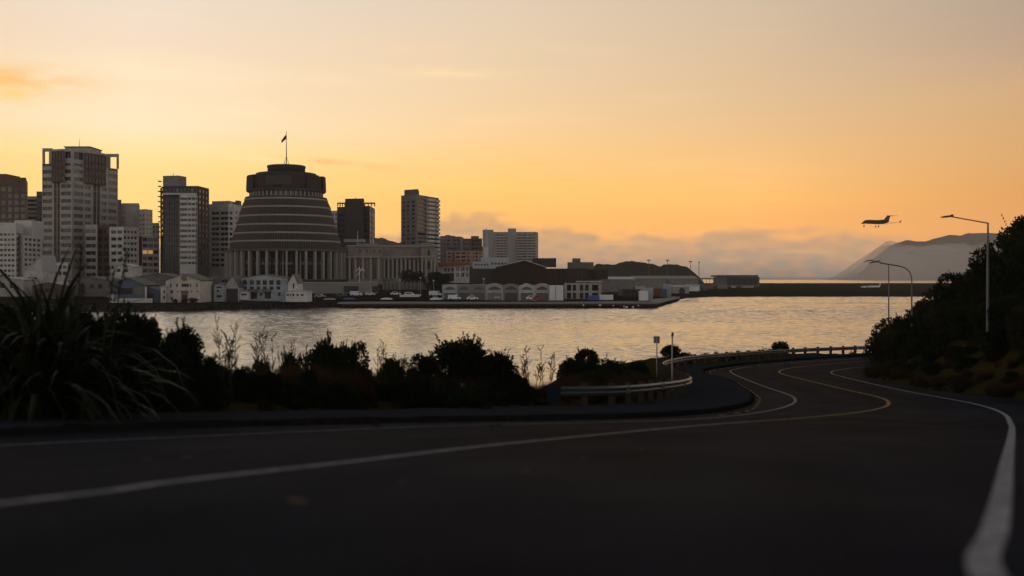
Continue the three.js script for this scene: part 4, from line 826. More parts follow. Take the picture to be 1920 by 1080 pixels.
// things standing about on the waterfront
function vehicle(label, px, d, len, h, m, boxy, group) {
  const y = Math.max(cityY(d), 2.5) + 0.1, t = thing(boxy ? 'parked_van' : 'parked_car', label, boxy ? 'van' : 'car', V3(X(px, d), y, -d), group);
  const s = new THREE.Shape(), L = len / 2;
  if (boxy) { s.moveTo(-L, 0.35); s.lineTo(L, 0.35); s.lineTo(L, h * 0.5); s.lineTo(L - 0.5, h * 0.55); s.lineTo(L - 0.95, h); s.lineTo(-L, h); } else { s.moveTo(-L, 0.3); s.lineTo(L, 0.3); s.lineTo(L, h * 0.55); s.lineTo(L * 0.5, h * 0.62); s.lineTo(L * 0.2, h); s.lineTo(-L * 0.55, h); s.lineTo(-L * 0.85, h * 0.62); s.lineTo(-L, h * 0.58); }
  const g = new THREE.ExtrudeGeometry(s, { depth: 1.6, bevelEnabled: true, bevelSize: 0.06, bevelThickness: 0.08, bevelSegments: 2 }); g.translate(X(px, d), y, -d - 0.8);
  part(t, 'body', g, m);
  box(t, 'side_window', M.glass[0], X(px, d) + (boxy ? L * 0.62 : -L * 0.12), y + h * 0.78, -d + 0.9, boxy ? len * 0.16 : len * 0.4, h * 0.26, 0.04);
  for (const k of [-0.62, 0.62]) { const w = new THREE.CylinderGeometry(0.33, 0.33, 0.25, 14); w.rotateX(Math.PI / 2); w.translate(X(px, d) + k * L, y + 0.33, -d + 0.85); part(t, 'wheel', w, M.black); }
  return t;
}
vehicle('white van parked on the lawn left of the boat sheds', 816, 440, 5, 2.0, M.boatwhite, true);
vehicle('silver car parked below the classical building', 742, 450, 4.3, 1.45, M.steel, false);
vehicle('pale hatchback parked near the retaining wall', 694, 446, 4.0, 1.45, M.boatwhite, false);
vehicle('dark blue car parked by the palms', 850, 455, 4.3, 1.45, M.blue, false);
vehicle('grey car parked beside the low annex', 600, 420, 4.2, 1.4, M.steel, false);
vehicle('dark car parked under the retaining wall', 640, 430, 4.2, 1.4, M.darksteel, false);
vehicle('white van in front of the dark opening in the retaining wall', 668, 440, 4.8, 1.9, M.boatwhite, true);
vehicle('pale van at the foot of the boat sheds', 852, 392, 4.6, 1.8, M.steel, true);
vehicle('red car in front of the boat shed with a wide arch', 1009, 391, 4.1, 1.4, M.red, false);
vehicle('white car beside the boat shed with a small peaked gable', 996, 391.5, 3.6, 1.5, M.boatwhite, false);
vehicle('silver hatchback in front of the slatted boat shed', 886, 392, 4.0, 1.45, M.boatwhite, false);
function launch(label, px, d, len, wl, heading = 0) {
  const t = thing('motor_launch', label, 'boat', V3(X(px, d), wl, -d));
  const s = new THREE.Shape(); s.moveTo(-len / 2, 0); s.lineTo(len * 0.36, 0); s.quadraticCurveTo(len * 0.48, len * 0.04, len / 2, len * 0.13); s.lineTo(-len / 2, len * 0.1); s.lineTo(-len / 2, 0);
  const g = new THREE.ExtrudeGeometry(s, { depth: len * 0.22, bevelEnabled: true, bevelSize: 0.1, bevelThickness: 0.2 }); g.translate(X(px, d), wl, -d - len * 0.1);
  part(t, 'hull', g, M.boatwhite);
  const c = new THREE.Shape(); c.moveTo(-len * 0.3, len * 0.11); c.lineTo(len * 0.22, len * 0.11); c.lineTo(len * 0.05, len * 0.24); c.lineTo(-len * 0.28, len * 0.24);
  const q = new THREE.ExtrudeGeometry(c, { depth: len * 0.14, bevelEnabled: false }); q.translate(X(px, d), wl, -d - len * 0.06);
  part(t, 'cabin', q, M.boatwhite);
  box(t, 'cabin_window', M.glass[0], X(px, d) - len * 0.1, wl + len * 0.185, -d + len * 0.085, len * 0.3, len * 0.05, 0.06);
  part(t, 'mast', rod(V3(X(px, d) - len * 0.1, wl + len * 0.24, -d), V3(X(px, d) - len * 0.1, wl + len * 0.4, -d), 0.06), M.darksteel);
}
launch('white motor launch on a cradle below the classical building', 770, 432, 8.5, 2.9);
launch('small white runabout on its trailer beside the wharf', 818, 396, 4.5, 2.6);
{ // dinghies and racks on the shore
  for (const [px, d, m, label] of [[655, 404, M.blue, 'blue dinghy upturned on the shore'], [725, 402, M.boatwhite, 'pale dinghy upturned by the wharf'], [618, 398, M.paleblue, 'light blue dinghy upturned near the rocks']]) {
    const t = thing('dinghy', label, 'boat', V3(X(px, d), 2.5, -d));
    const g = new THREE.SphereGeometry(1, 16, 8, 0, Math.PI * 2, 0, Math.PI / 2); g.scale(2.4, 0.75, 0.9); g.translate(X(px, d), 2.5, -d); part(t, 'hull', g, m);
    part(t, 'keel', boxG(X(px, d), 3.25, -d, 3.6, 0.12, 0.08), M.timber);
  }
}
// street lamps of the promenade
for (const [px, py, d] of [[410.5, 0, 0]]) void 0;
const promenade = [[695, 528, 470, 'promenade lamp in front of the left bays of the classical building'], [750, 525, 470, 'promenade lamp at the middle of the classical colonnade'], [788.5, 521, 480, 'promenade lamp before the right pavilion of the classical building'], [813, 526, 470, 'promenade lamp beside the palms'], [907, 523, 430, 'promenade lamp against the brown hall']];
for (const [px, py, d, label] of promenade) {
  const t = thing('promenade_lamp', label, 'street lamp', V3(X(px, d), cityY(d), -d), 'promenade lamps');
  part(t, 'pole', rod(V3(X(px, d), cityY(d) - 0.2, -d), at(px, py + 1, d), 0.1, 0.07), M.steel);
  const g = new THREE.CylinderGeometry(0.6, 0.28, 0.55, 12); const p = at(px, py, d); g.translate(p.x, p.y, p.z); part(t, 'lantern', g, M.boatwhite);
}
{ // sculpture mast with white sails
  const d = 480, t = thing('sail_sculpture', 'white mast sculpture with angled blades before the classical building', 'sculpture', V3(X(674, d), cityY(d), -d));
  part(t, 'mast', rod(V3(X(674, d), cityY(d) - 0.2, -d), at(674, 500, d), 0.3, 0.16), M.white);
  for (const [a, b] of [[[669, 517], [681, 501]], [[668, 509], [673, 503]], [[675, 505], [684, 508]]]) part(t, 'blade', rod(at(a[0], a[1], d), at(b[0], b[1], d), 0.16, 0.3, 5), M.white);
}
// ---- working wharf and sheds to the right
function shed(label, x0, x1, d, eave, ridge, base, deep, wall, roof, name = 'warehouse') {
  const t = thing(name, label, 'building', V3(X((x0 + x1) / 2, d), Y(base, d), -d));
  const A = X(x0, d), B = X(x1, d), yb = Y(base, d), ye = Y(eave, d), yr = Y(ridge, d);
  const nx = Math.max(2, Math.round((B - A) / 4));
  part(t, 'wall', merged([wallGeometry([A, d], [B, d], yb, ye, [], 0.2, [0, -1]), wallGeometry([B, d], [B, d + deep], yb, ye, [], 0.2, [1, 0]), wallGeometry([A, d], [A, d + deep], yb, ye, [], 0.2, [-1, 0])]), wall);
  for (let k = 0; k <= nx; k++) box(t, 'wall_rib', wall, lerp(A, B, k / nx), (yb + ye) / 2, -d + 0.08, 0.22, ye - yb - 0.05, 0.16);
  const h = yr - ye, L = Math.hypot(deep / 2, h), s1 = new THREE.BoxGeometry(B - A + 0.8, 0.25, L + 0.6); s1.rotateX(Math.atan2(h, deep / 2)); s1.translate((A + B) / 2, (ye + yr) / 2 + 0.1, -d - deep / 4);
  const s2 = new THREE.BoxGeometry(B - A + 0.8, 0.25, L + 0.6); s2.rotateX(-Math.atan2(h, deep / 2)); s2.translate((A + B) / 2, (ye + yr) / 2 + 0.1, -d - deep * 0.75);
  part(t, 'roof_slope', s1, roof); part(t, 'roof_slope', s2, roof);
  return t;
}
shed('pale warehouse with a bright sheet roof at the working wharf', 1131, 1190, 520, 524, 519.5, 548, 24, M.grey, M.roofpale);
shed('long grey warehouse stretching along the working wharf', 1190, 1308, 620, 523, 517.8, 545, 26, wallMat(0.3, 0.27, 0.235), std(rgb(0.22, 0.2, 0.18), 0.6));
{
  const t = shed('small pale workshop with an arched doorway', 1262, 1292, 520, 538, 535.5, 550, 10, M.pale, M.roofpale, 'workshop');
  const g = new THREE.CylinderGeometry(1.5, 1.5, 0.3, 16, 1, false, 0, Math.PI * 2); g.rotateX(Math.PI / 2); g.translate(X(1279, 519.6), Y(545.5, 519.6), -519.7); part(t, 'arched_door', g, M.dark);
  shed('small white workshop at the end of the quay', 1290, 1311, 530, 536.5, 534.5, 546, 8, M.boatwhite, M.roofpale, 'workshop');
}
const stack = [[1141, 545, 5, 3.4, M.concrete, 'grey container under the warehouse eaves'], [1158, 540, 3.5, 5, M.steel, 'steel hopper on the wharf'], [1184, 470, 8, 3.2, M.dark, 'dark fishing gear container on the wharf'], [1232, 480, 3, 3.4, M.rust, 'rust red container on the wharf'], [1251, 470, 3.6, 5.6, M.paleblue, 'pale blue container standing on end near the quay tip'], [1245, 466, 2.6, 3.4, M.bluewall, 'dark blue container beside the pale blue one'], [1113, 402, 4.2, 1.6, M.blue, 'blue skip on the wharf'], [1137, 404, 5.2, 1.8, M.boatwhite, 'white boat cradle cover on the wharf'], [1207, 392, 3.2, 3.4, M.boatwhite, 'white wheelhouse cabin at the wharf corner'], [1217, 396, 3, 4.6, M.paleblue, 'blue and white pump house at the wharf corner'], [1198, 520, 6, 4.2, M.offwhite, 'cream site office behind the wharf cargo'], [1228, 520, 4.5, 2.6, M.midgrey, 'grey stack of crates behind the wharf cargo'], [1170, 500, 5, 3, M.midgrey, 'grey tank beside the hopper']];
for (const [px, d, w, h, m, label] of stack) {
  const y = 2.35, t = thing('cargo_container', label, 'container', V3(X(px, d), y, -d));
  box(t, 'body', m, X(px, d), y + h / 2, -d - 1.2, w, h, 2.4);
  for (let k = 0; k <= 5; k++) box(t, 'rib', m, X(px, d) + lerp(-w / 2 + 0.08, w / 2 - 0.08, k / 5), y + h / 2, -d + 0.05, 0.14, h - 0.1, 0.1);
  box(t, 'top_rim', m, X(px, d), y + h + 0.05, -d - 1.2, w + 0.12, 0.14, 2.5);
}
{ // small crane
  const d = 500, t = thing('quay_crane', 'small dark crane standing among the wharf cargo', 'crane', V3(X(1251, d), 2.4, -d));
  part(t, 'mast', rod(V3(X(1251, d), 2.4, -d), at(1251, 522, d), 0.5, 0.3), M.darksteel);
  part(t, 'jib', rod(at(1250, 527, d), at(1263, 533, d), 0.3, 0.15), M.darksteel);
  box(t, 'cab', M.darksteel, X(1252, d), Y(530, d), -d, 1.6, 1.8, 1.6);
}
{ // floodlight masts
  for (const [px, top, base, d, label] of [[1216.5, 488, 520, 950, 'leftmost floodlight mast, rising over the wooded headland'], [1251.5, 488, 520, 950, 'floodlight mast above the right end of the wooded headland'], [1294.5, 490.5, 522, 900, 'taller floodlight mast at the end of the warehouse roof'], [1310.5, 491.5, 528, 900, 'rightmost floodlight mast beside the airfield']]) {
    const t = thing('floodlight_mast', label, 'floodlight', V3(X(px, d), Y(base + 6, d), -d), 'airport floodlight masts');
    part(t, 'pole', rod(at(px, base + 6, d), at(px, top, d), 0.32, 0.2), M.darksteel);
    box(t, 'lamp_frame', M.darksteel, X(px, d), Y(top, d), -d, px === 1310.5 ? 1.2 : 2.6, 1.0, 0.8);
  }
}
{ // hangar
  const t = thing('aircraft_hangar', 'dark grey aircraft hangar beyond the end of the wharf', 'hangar', V3(X(1385, 1000), 2.4, -1000));
  const d = 1000;
  block(t, { pts: [[1338, 1000], [1360, 1000], [1424, 996], [1424, 1040], [1338, 1040]], top: 519, botY: 1.5, wall: M.midgrey, roof: M.roof, depth: 0.6, faces: [[{ cols: [[1341, 1347], [1350, 1356]], rows: [[526, 530]], mat: M.blind }], [{ cols: cols(1363, 1420, 6, 1), rows: [[520.5, 534]], mat: [M.dark, wallMat(0.045, 0.045, 0.05)], name: 'hangar_door' }]] });
  box(t, 'roof_deck', M.roof, X(1384, d), Y(517.4, d), -1018, X(1420, d) - X(1346, d), 1.6, 40);
  for (let k = 0; k < 9; k++) box(t, 'roof_vent', M.midgrey, X(1348 + k * 8.6, d), Y(516.3, d), -1000, 1.4, 0.8, 3);
  const u = thing('terminal_annex', 'long thin roofed walkway left of the hangar', 'building', V3(X(1330, 1020), 2.4, -1020));
  box(u, 'roof', M.roof, X(1328, 1020), Y(522.3, 1020), -1022, X(1345, 1020) - X(1310, 1020), 0.8, 8);
  for (let k = 0; k < 6; k++) box(u, 'column', M.darksteel, X(1311 + k * 6.6, 1020), (Y(522.6, 1020) + 2) / 2, -1020, 0.4, Y(522.6, 1020) - 2, 0.4);
  for (const [px, d2, w, h, m, label] of [[1326, 820, 6, 3, M.red, 'red shed by the airfield fence'], [1346, 830, 14, 3.2, M.grey, 'low grey depot left of the hangar'], [1310, 760, 9, 4, M.midgrey, 'grey depot at the root of the quay'], [1392, 900, 18, 1.8, M.pale, 'row of pale service trucks before the hangar'], [1318, 700, 5, 3, M.midgrey, 'small dark shed on the breakwater']]) {
    const s = thing('airfield_shed', label, 'shed', V3(X(px, d2), 2.4, -d2));
    box(s, 'wall', m, X(px, d2), 2.4 + h / 2, -d2, w, h, 6); box(s, 'roof', M.roof, X(px, d2), 2.5 + h, -d2, w + 0.5, 0.25, 6.6); box(s, 'door', M.dark, X(px, d2) - w * 0.2, 2.4 + h * 0.4, -d2 + 3.03, w * 0.25, h * 0.75, 0.1);
  }
}
// ---- hills
function hill(name, label, profile, d, deep, material, bump = 1) {   // ridge line given as [sight line, height line]
  const rowsH = [], n = 160;
  for (let j = 0; j <= 16; j++) {
    const v = j / 16, row = [];
    for (let i = 0; i <= n; i++) {
      const px = lerp(profile[0][0], profile[profile.length - 1][0], i / n), top = Y(table(profile, px), d), dd = d + (v - 0.5) * deep;
      const f = Math.sin(Math.PI * v) ** 0.7, w = fbm(px * 0.16, v * 6, 3.3, 4) * bump;
      row.push(V3(X(px, d), lerp(0.5, top, f) + w * f, -dd));
    }
    rowsH.push(row);
  }
  return solo(name, sheet(rowsH), material, label, 'hill', null, 'structure');
}
const woods = matte(0.05, 0.048, 0.03, { map: grime });
hill('hill', 'wooded headland behind the warehouses', [[1090, 521], [1112, 499], [1122, 495.5], [1150, 496], [1165, 492.5], [1180, 489.5], [1200, 491.5], [1225, 497], [1240, 500.5], [1247, 496], [1265, 496.5], [1280, 500], [1287, 508], [1291, 521]], 1300, 260, woods, 3);
hill('hill', 'low far rise behind the classical building', [[600, 470], [660, 458], [700, 446], [720, 447], [745, 455], [800, 450], [840, 440], [880, 452], [1000, 505], [1090, 512]], 2200, 300, woods, 6);
hill('mountain', 'distant mountain ridge above the fog on the right', [[1620, 521], [1645, 483], [1672, 459], [1700, 450], [1715, 452], [1735, 453], [1757, 446], [1782, 440], [1800, 442], [1815, 437], [1860, 437], [1900, 442], [1960, 434], [2050, 446], [2300, 521]], 6200, 500, matte(0.2, 0.17, 0.11, { map: grime }), 6);
{ // banks of sea fog lying before the foot of the mountain
  const fogMat = new THREE.MeshPhysicalMaterial({ color: rgb(0.9, 0.87, 0.84), roughness: 1, specularIntensity: 0, transmission: 0.8, thickness: 0, transparent: true, opacity: 0.3 });
  [[456, 5700, 1.5, 1560], [460, 5500, 2.3, 1590], [465, 5300, 3.7, 1545], [470, 5100, 5.1, 1600], [478, 4900, 6.2, 1570]].forEach(([top, d, z, from]) => {
    const prof = []; for (let px = from; px <= 2320; px += 10) prof.push([px, Math.min(523, lerp(524, top + fbm(px * 0.02, z, 3.1, 4) * 22, smooth(from, from + 115, px)))]);
    const m = hill('fog_cloud', 'low bank of sea fog before the foot of the mountain', prof, d, 180, fogMat, 0);
    m.userData.category = 'fog'; m.userData.group = 'banks of sea fog'; m.castShadow = false;
  });
}
// ---------------------------------------------------------------- vegetation
function leafCloud(seed, o) {                                         // many small folded leaves on twig ends through lobes of a crown; centred on the origin at its base
  const r = rng(seed), pos = [], nor = [], lobes = [];
  for (let k = 0; k < o.lobes; k++) {
    const a = r() * Math.PI * 2, h = r(), q = Math.sqrt(r()) * (o.top ? lerp(1, 0.45, h) : 1);
    lobes.push([Math.cos(a) * q * o.rx * 0.72, o.low * o.h + h * (1 - o.low) * o.h * 0.8, Math.sin(a) * q * o.rz * 0.72, lerp(0.2, 0.42, r()) * Math.min(o.rx, o.h * 0.75)]);
  }
  const leaf = (p, s, dx, dy, dz) => {                                // a rhombus folded along its rib
    const u = V3(r() - 0.5 + dx, r() - 0.35 + dy, r() - 0.5 + dz).normalize(), w = V3(r() - 0.5, r() - 0.5, r() - 0.5).cross(u).normalize(), n = u.clone().cross(w), L = s * lerp(0.7, 1.35, r()), B = L * (o.slim ?? 0.36);
    const a = p, b = p.clone().addScaledVector(u, L * 0.5).addScaledVector(w, B).addScaledVector(n, B * 0.3), c = p.clone().addScaledVector(u, L), e = p.clone().addScaledVector(u, L * 0.5).addScaledVector(w, -B).addScaledVector(n, B * 0.3);
    for (const t of [[a, b, c], [a, c, e]]) { const m = t[1].clone().sub(t[0]).cross(t[2].clone().sub(t[0])).normalize(); for (const v of t) { pos.push(v.x, v.y, v.z); nor.push(m.x, m.y, m.z); } }
  };
  const per = Math.floor(o.n / o.lobes / 5);
  for (const [x, y, z, R1] of lobes) for (let k = 0; k < per; k++) {
    const a = r() * Math.PI * 2, b = Math.acos(lerp(-0.75, 1, r())), q = R1 * lerp(0.55, 1.08, Math.sqrt(r())), dx = Math.sin(b) * Math.cos(a), dy = Math.cos(b), dz = Math.sin(b) * Math.sin(a);
    const p = V3(x + dx * q, y + dy * q * 0.85, z + dz * q);
    if (p.y < 0.02) continue;
    for (let m = 0; m < 5; m++) leaf(V3(p.x + (r() - 0.5) * o.leaf * 1.5, p.y + (r() - 0.5) * o.leaf * 1.3, p.z + (r() - 0.5) * o.leaf * 1.5), o.leaf, dx * 0.9, dy * 0.9, dz * 0.9);
  }
  for (let k = 0; k < (o.sprigs ?? 0); k++) {                         // shoots that stick out of the outline
    const [x, y, z, R1] = lobes[Math.floor(r() * lobes.length)], a = r() * Math.PI * 2, L = o.h * lerp(0.1, 0.24, r()), dir = V3(Math.cos(a) * 0.45, 1, Math.sin(a) * 0.45).normalize(), s = V3(x + Math.cos(a) * R1 * 0.6, y + R1 * 0.65, z + Math.sin(a) * R1 * 0.6);
    for (let m = 0; m < 16; m++) leaf(s.clone().addScaledVector(dir, L * m / 16), o.leaf * 0.8, dir.x * 0.5, 0.5, dir.z * 0.5);
  }
  const g = new THREE.BufferGeometry();
  g.setAttribute('position', new THREE.Float32BufferAttribute(pos, 3));
  g.setAttribute('normal', new THREE.Float32BufferAttribute(nor, 3));
  return g;
}
function limbs(seed, h, r0, n, spread) {                              // tapered trunk with a few limbs
  const r = rng(seed), list = [], top = V3((r() - 0.5) * 0.3 * h, h * 0.55, (r() - 0.5) * 0.3 * h);
  const bend = [V3(0, -0.4, 0), V3(top.x * 0.2, h * 0.18, top.z * 0.3), V3(top.x * 0.7, h * 0.38, top.z * 0.6), top];
  for (let k = 0; k < 3; k++) list.push(rod(bend[k], bend[k + 1], r0 * (1 - k * 0.25), r0 * (0.75 - k * 0.22), 7));
  for (let k = 0; k < n; k++) { const a = r() * Math.PI * 2, s = bend[1].clone().lerp(top, r()), e = s.clone().add(V3(Math.cos(a) * spread * lerp(0.4, 0.8, r()), h * lerp(0.15, 0.4, r()), Math.sin(a) * spread * lerp(0.4, 0.8, r()))); list.push(rod(s, e, r0 * 0.42, r0 * 0.12, 5)); }
  return merged(list);
}
const leafMat = (r, g, b) => new THREE.MeshPhysicalMaterial({ color: rgb(r, g, b), roughness: 0.8, specularIntensity: 0.12, transmission: 0.2, thickness: 0 });
const leaves = [leafMat(0.026, 0.036, 0.013), leafMat(0.034, 0.04, 0.014), leafMat(0.02, 0.03, 0.014), leafMat(0.04, 0.038, 0.016)];
const bark = matte(0.05, 0.042, 0.034);
// broadleaf tree, four forms
const treeForms = [0, 1, 2, 3].map((k) => ({ crown: leafCloud(100 + k, { rx: 1, rz: 1, h: 1.75, low: 0.1, lobes: 17 + k * 2, n: 15000, leaf: 0.055, slim: 0.34, sprigs: 10 }), trunk: limbs(200 + k, 1.6, 0.075, 7, 0.9) }));
function tree(x, z, y, rad, h, form, label, name = 'hillside_tree', group = 'trees on the hillside') {
  const t = thing(name, label, 'tree', V3(x, y, z), group), f = treeForms[form % 4];
  t.rotation.y = (x * 3.7 + z * 1.3) % 6.28;
  t.scale.set(rad, h / 1.75, rad);
  const tr = shade(new THREE.Mesh(f.trunk, bark)); tr.name = 'trunk'; t.add(tr);
  const c = shade(new THREE.Mesh(f.crown, leaves[form % leaves.length])); c.name = 'crown'; t.add(c);
  return t;
}
{ // wooded hill at right: [sight line, distance, radius, height, label]
  const list = [
    [1672, 92, 2.2, 4.4, 'dark tree at the outer tip of the wooded hill, hanging over the road'],
    [1702, 88, 2.5, 4.6, 'round dark tree just behind the curved-arm street lamp'],
    [1735, 83, 2.6, 4.6, 'dense tree between the curved-arm lamp and the tall lamp'],
    [1690, 80, 1.8, 3.2, 'low tree at the grassy nose of the hill'],
    [1665, 84, 1.6, 3.0, 'small tree closest to the road beside the thin lamp'],
    [1770, 90, 3.0, 6.4, 'tall ragged tree on the left skyline of the wooded hill'],
    [1800, 86, 3.0, 6.4, 'broad tree on the skyline left of the tall lamp'],
    [1785, 76, 2.6, 4.8, 'tree in the middle of the slope left of the tall lamp'],
    [1745, 74, 2.0, 3.6, 'low tree on the verge left of the tall lamp'],
    [1832, 82, 2.8, 5.6, 'tree on the skyline directly behind the tall lamp pole'],
    [1815, 70, 2.4, 4.4, 'tree low on the slope just left of the tall lamp foot'],
    [1865, 78, 2.8, 5.4, 'tree on the skyline just right of the tall lamp'],
    [1880, 66, 2.4, 4.8, 'tree low on the slope right of the tall lamp'],
    [1850, 64, 2.0, 3.8, 'low tree behind the foot of the tall lamp'],
    [1900, 74, 2.8, 5.2, 'high tree near the right edge of the skyline'],
    [1945, 72, 2.8, 5.8, 'topmost tree cut by the right edge of the picture'],
    [1920, 62, 2.3, 4.6, 'tree at the right edge halfway down the slope'],
    [1972, 64, 2.8, 5.4, 'tree just beyond the right edge of the picture'],
    [1905, 56, 1.7, 3.0, 'lowest bushy tree at the right edge above the verge'],
    [1778, 66, 1.7, 2.9, 'low bushy tree on the verge midway to the tall lamp'],
    [1830, 61, 1.7, 2.8, 'low bushy tree on the bank just left of the tall lamp foot'],
    [1880, 58, 1.7, 2.9, 'low bushy tree on the bank just right of the tall lamp foot'],
    [1720, 79, 1.8, 3.2, 'low tree between the grassy nose and the verge'],
    [1925, 53, 1.6, 2.6, 'bushy tree at the right edge beside the road'],
    [1718, 96, 2.6, 5.4, 'tree peeping over the tip of the wooded hill'],
    [1760, 100, 3.0, 6.4, 'tree behind the left skyline of the wooded hill'],
    [1840, 94, 2.8, 4.2, 'tree rising at the back of the hill behind the tall lamp'],
    [1890, 90, 2.8, 3.6, 'tree rising at the back of the hill near the right edge'],
  ];
  list.forEach(([px, d, rad, h, label], i) => tree(X(px, d), -d, land(X(px, d), d) - 0.3, rad, h, i, label));
}
// shrubs of the roadside bank
const shrubForms = [0, 1, 2].map((k) => ({ foliage: leafCloud(300 + k, { rx: 1, rz: 0.9, h: 1.25, low: 0.06, lobes: 14 + k * 3, n: 13000, leaf: 0.068, slim: 0.3, sprigs: 46, top: true }), stem: limbs(330 + k, 1.1, 0.05, 9, 0.8) }));
function shrub(px, d, rad, top, form, label, mat = form) {            // top: height line its crown reaches
  const x = X(px, d), y = land(x, d) - 0.15, h = Y(top, d) - y, t = thing('roadside_shrub', label, 'shrub', V3(x, y, -d), 'shrubs on the roadside bank'), f = shrubForms[form % 3];
  t.rotation.y = (px * 0.7) % 6.28;
  t.scale.set(rad, h / 1.36, rad);
  const s = shade(new THREE.Mesh(f.stem, bark)); s.name = 'stem'; t.add(s);
  const c = shade(new THREE.Mesh(f.foliage, leaves[mat % leaves.length])); c.name = 'foliage'; t.add(c);
}
shrub(285, 27.4, 1.35, 582, 0, 'dark shrub tucked against the right side of the flax', 2);
shrub(350, 29, 1.15, 602, 1, 'dark shrub between the flax and the bare twigs', 2);
shrub(215, 27, 1.4, 566, 2, 'dark shrub behind the middle of the flax', 2);
shrub(120, 27.5, 1.6, 560, 1, 'dark shrub behind the left of the flax', 2);
shrub(20, 27, 1.6, 556, 0, 'dark shrub behind the flax at the left edge', 2);
shrub(400, 31, 0.9, 676, 2, 'low shrub under the bare twigs', 1);
shrub(500, 36, 1.1, 668, 0, 'low shrub with the tall dry grass in front', 1);
shrub(605, 39, 1.65, 628, 1, 'broad shrub with an uneven flat top left of the gap', 0);
shrub(672, 40, 1.15, 634, 0, 'upright shrub at the right end of the flat-topped pair', 0);
shrub(550, 38, 1.0, 645, 2, 'shrub at the left end of the flat-topped pair', 0);
shrub(738, 38, 0.9, 664, 2, 'small shrub in the dip between the two large shrubs', 1);
shrub(860, 40, 1.9, 625, 2, 'large domed shrub left of the guardrail end', 2);
shrub(935, 40.5, 1.35, 655, 1, 'shrub at the right shoulder of the large domed shrub', 2);
shrub(795, 39, 1.0, 660, 0, 'shrub at the left shoulder of the large domed shrub', 2);
shrub(1110, 58, 1.8, 651, 0, 'dark rounded shrub beyond the near guardrail', 2);
shrub(1070, 56, 1.3, 668, 1, 'lower shrub at the left of the rounded one beyond the guardrail', 2);
shrub(1150, 60, 1.2, 672, 2, 'low shrub at the right of the rounded one beyond the guardrail', 1);
shrub(1195, 62, 1.2, 674, 1, 'low shrub left of the square road sign', 1);
shrub(1120, 50, 1.3, 690, 2, 'olive shrub close behind the near guardrail', 1);
shrub(1190, 53, 1.2, 694, 0, 'brownish shrub between the guardrail and the road sign', 3);
shrub(1258, 86, 1.5, 645, 1, 'small round bush behind the square road sign', 2);
shrub(1285, 88, 0.8, 660, 2, 'tiny bush at the right foot of the round one', 2);
shrub(1455, 103, 2.4, 638, 0, 'small round bush behind the far guardrail', 2);
shrub(1600, 118, 1.0, 656, 2, 'low scrub under the far guardrail near the hill', 2);
shrub(1370, 98, 0.9, 663, 2, 'tuft of scrub peeping over the far guardrail', 2);
// tall grass
function grassTuft(seed, n, h, spread, w) {
  const r = rng(seed), pos = [], nor = [];
  for (let k = 0; k < n; k++) {
    const a = r() * Math.PI * 2, q = Math.sqrt(r()) * spread, x = Math.cos(a) * q, z = Math.sin(a) * q, L = h * lerp(0.45, 1.1, r()), b = r() * Math.PI * 2, lean = lerp(0.05, 0.5, r()) * L, c = Math.cos(b + 1.57) * w, s = Math.sin(b + 1.57) * w;
    let px = x, py = 0, pz = z;
    for (let m = 1; m <= 3; m++) {
      const t = m / 3, nx = x + Math.cos(b) * lean * t * t, ny = L * t * (1 - 0.12 * t), nz = z + Math.sin(b) * lean * t * t, w0 = 1 - (m - 1) / 3, w1 = 1 - t;
      const A = [px - c * w0, py, pz - s * w0], B = [px + c * w0, py, pz + s * w0], C = [nx + c * w1, ny, nz + s * w1], D = [nx - c * w1, ny, nz - s * w1];
      for (const v of [A, B, C, A, C, D]) { pos.push(...v); nor.push(Math.cos(b), 0.3, Math.sin(b)); }
      px = nx; py = ny; pz = nz;
    }
  }
  const g = new THREE.BufferGeometry();
  g.setAttribute('position', new THREE.Float32BufferAttribute(pos, 3));
  g.setAttribute('normal', new THREE.Float32BufferAttribute(nor, 3));
  return g;
}
const dryGrass = [leafMat(0.24, 0.15, 0.065), leafMat(0.17, 0.1, 0.05), leafMat(0.11, 0.1, 0.04), leafMat(0.22, 0.1, 0.06)];
const tufts = [0, 1, 2, 3].map((k) => grassTuft(400 + k, 240, 1, 0.5, 0.008));
function grassPatch(name, label, px0, px1, d0, d1, n, h, mats, seed) {
  const r = rng(seed), per = mats.map(() => []);
  for (let k = 0; k < n; k++) {
    const px = lerp(px0, px1, r()), d = lerp(d0, d1, r()), x = X(px, d), y = land(x, d) - 0.05, s = h * lerp(0.6, 1.15, r());
    per[k % mats.length].push(new THREE.Matrix4().compose(V3(x, y, -d), new THREE.Quaternion().setFromAxisAngle(V3(0, 1, 0), r() * 6.28), V3(s * lerp(0.6, 0.95, r()), s, s * lerp(0.6, 0.95, r()))));
  }
  const t = thing(name, label, 'grass', V3(0, 0, 0), null, 'stuff');
  mats.forEach((m, i) => { const im = new THREE.InstancedMesh(tufts[i % 4], m, per[i].length); per[i].forEach((q, k) => im.setMatrixAt(k, q)); im.name = 'grass_blades'; im.userData.kind = 'stuff'; shade(im); t.add(im); });
}
grassPatch('tall_grass', 'tall brown dry grass before the flat-topped shrubs', 440, 720, 31.5, 37, 90, 1.15, [dryGrass[0], dryGrass[1], dryGrass[2]], 51);
grassPatch('tall_grass', 'reddish dry grass before the large domed shrub', 790, 905, 36.2, 38.2, 46, 0.85, [dryGrass[3], dryGrass[1]], 52);
grassPatch('tall_grass', 'olive grass behind the near guardrail', 985, 1240, 41, 58, 200, 0.75, [dryGrass[2], dryGrass[1]], 53);
grassPatch('tall_grass', 'rough grass around the posts of the near guardrail', 985, 1270, 38.2, 43, 150, 0.5, [dryGrass[2], dryGrass[1]], 58);
grassPatch('tall_grass', 'sparse grass along the back of the footpath', -20, 980, 25, 35.5, 200, 0.4, [dryGrass[2], dryGrass[1]], 54);
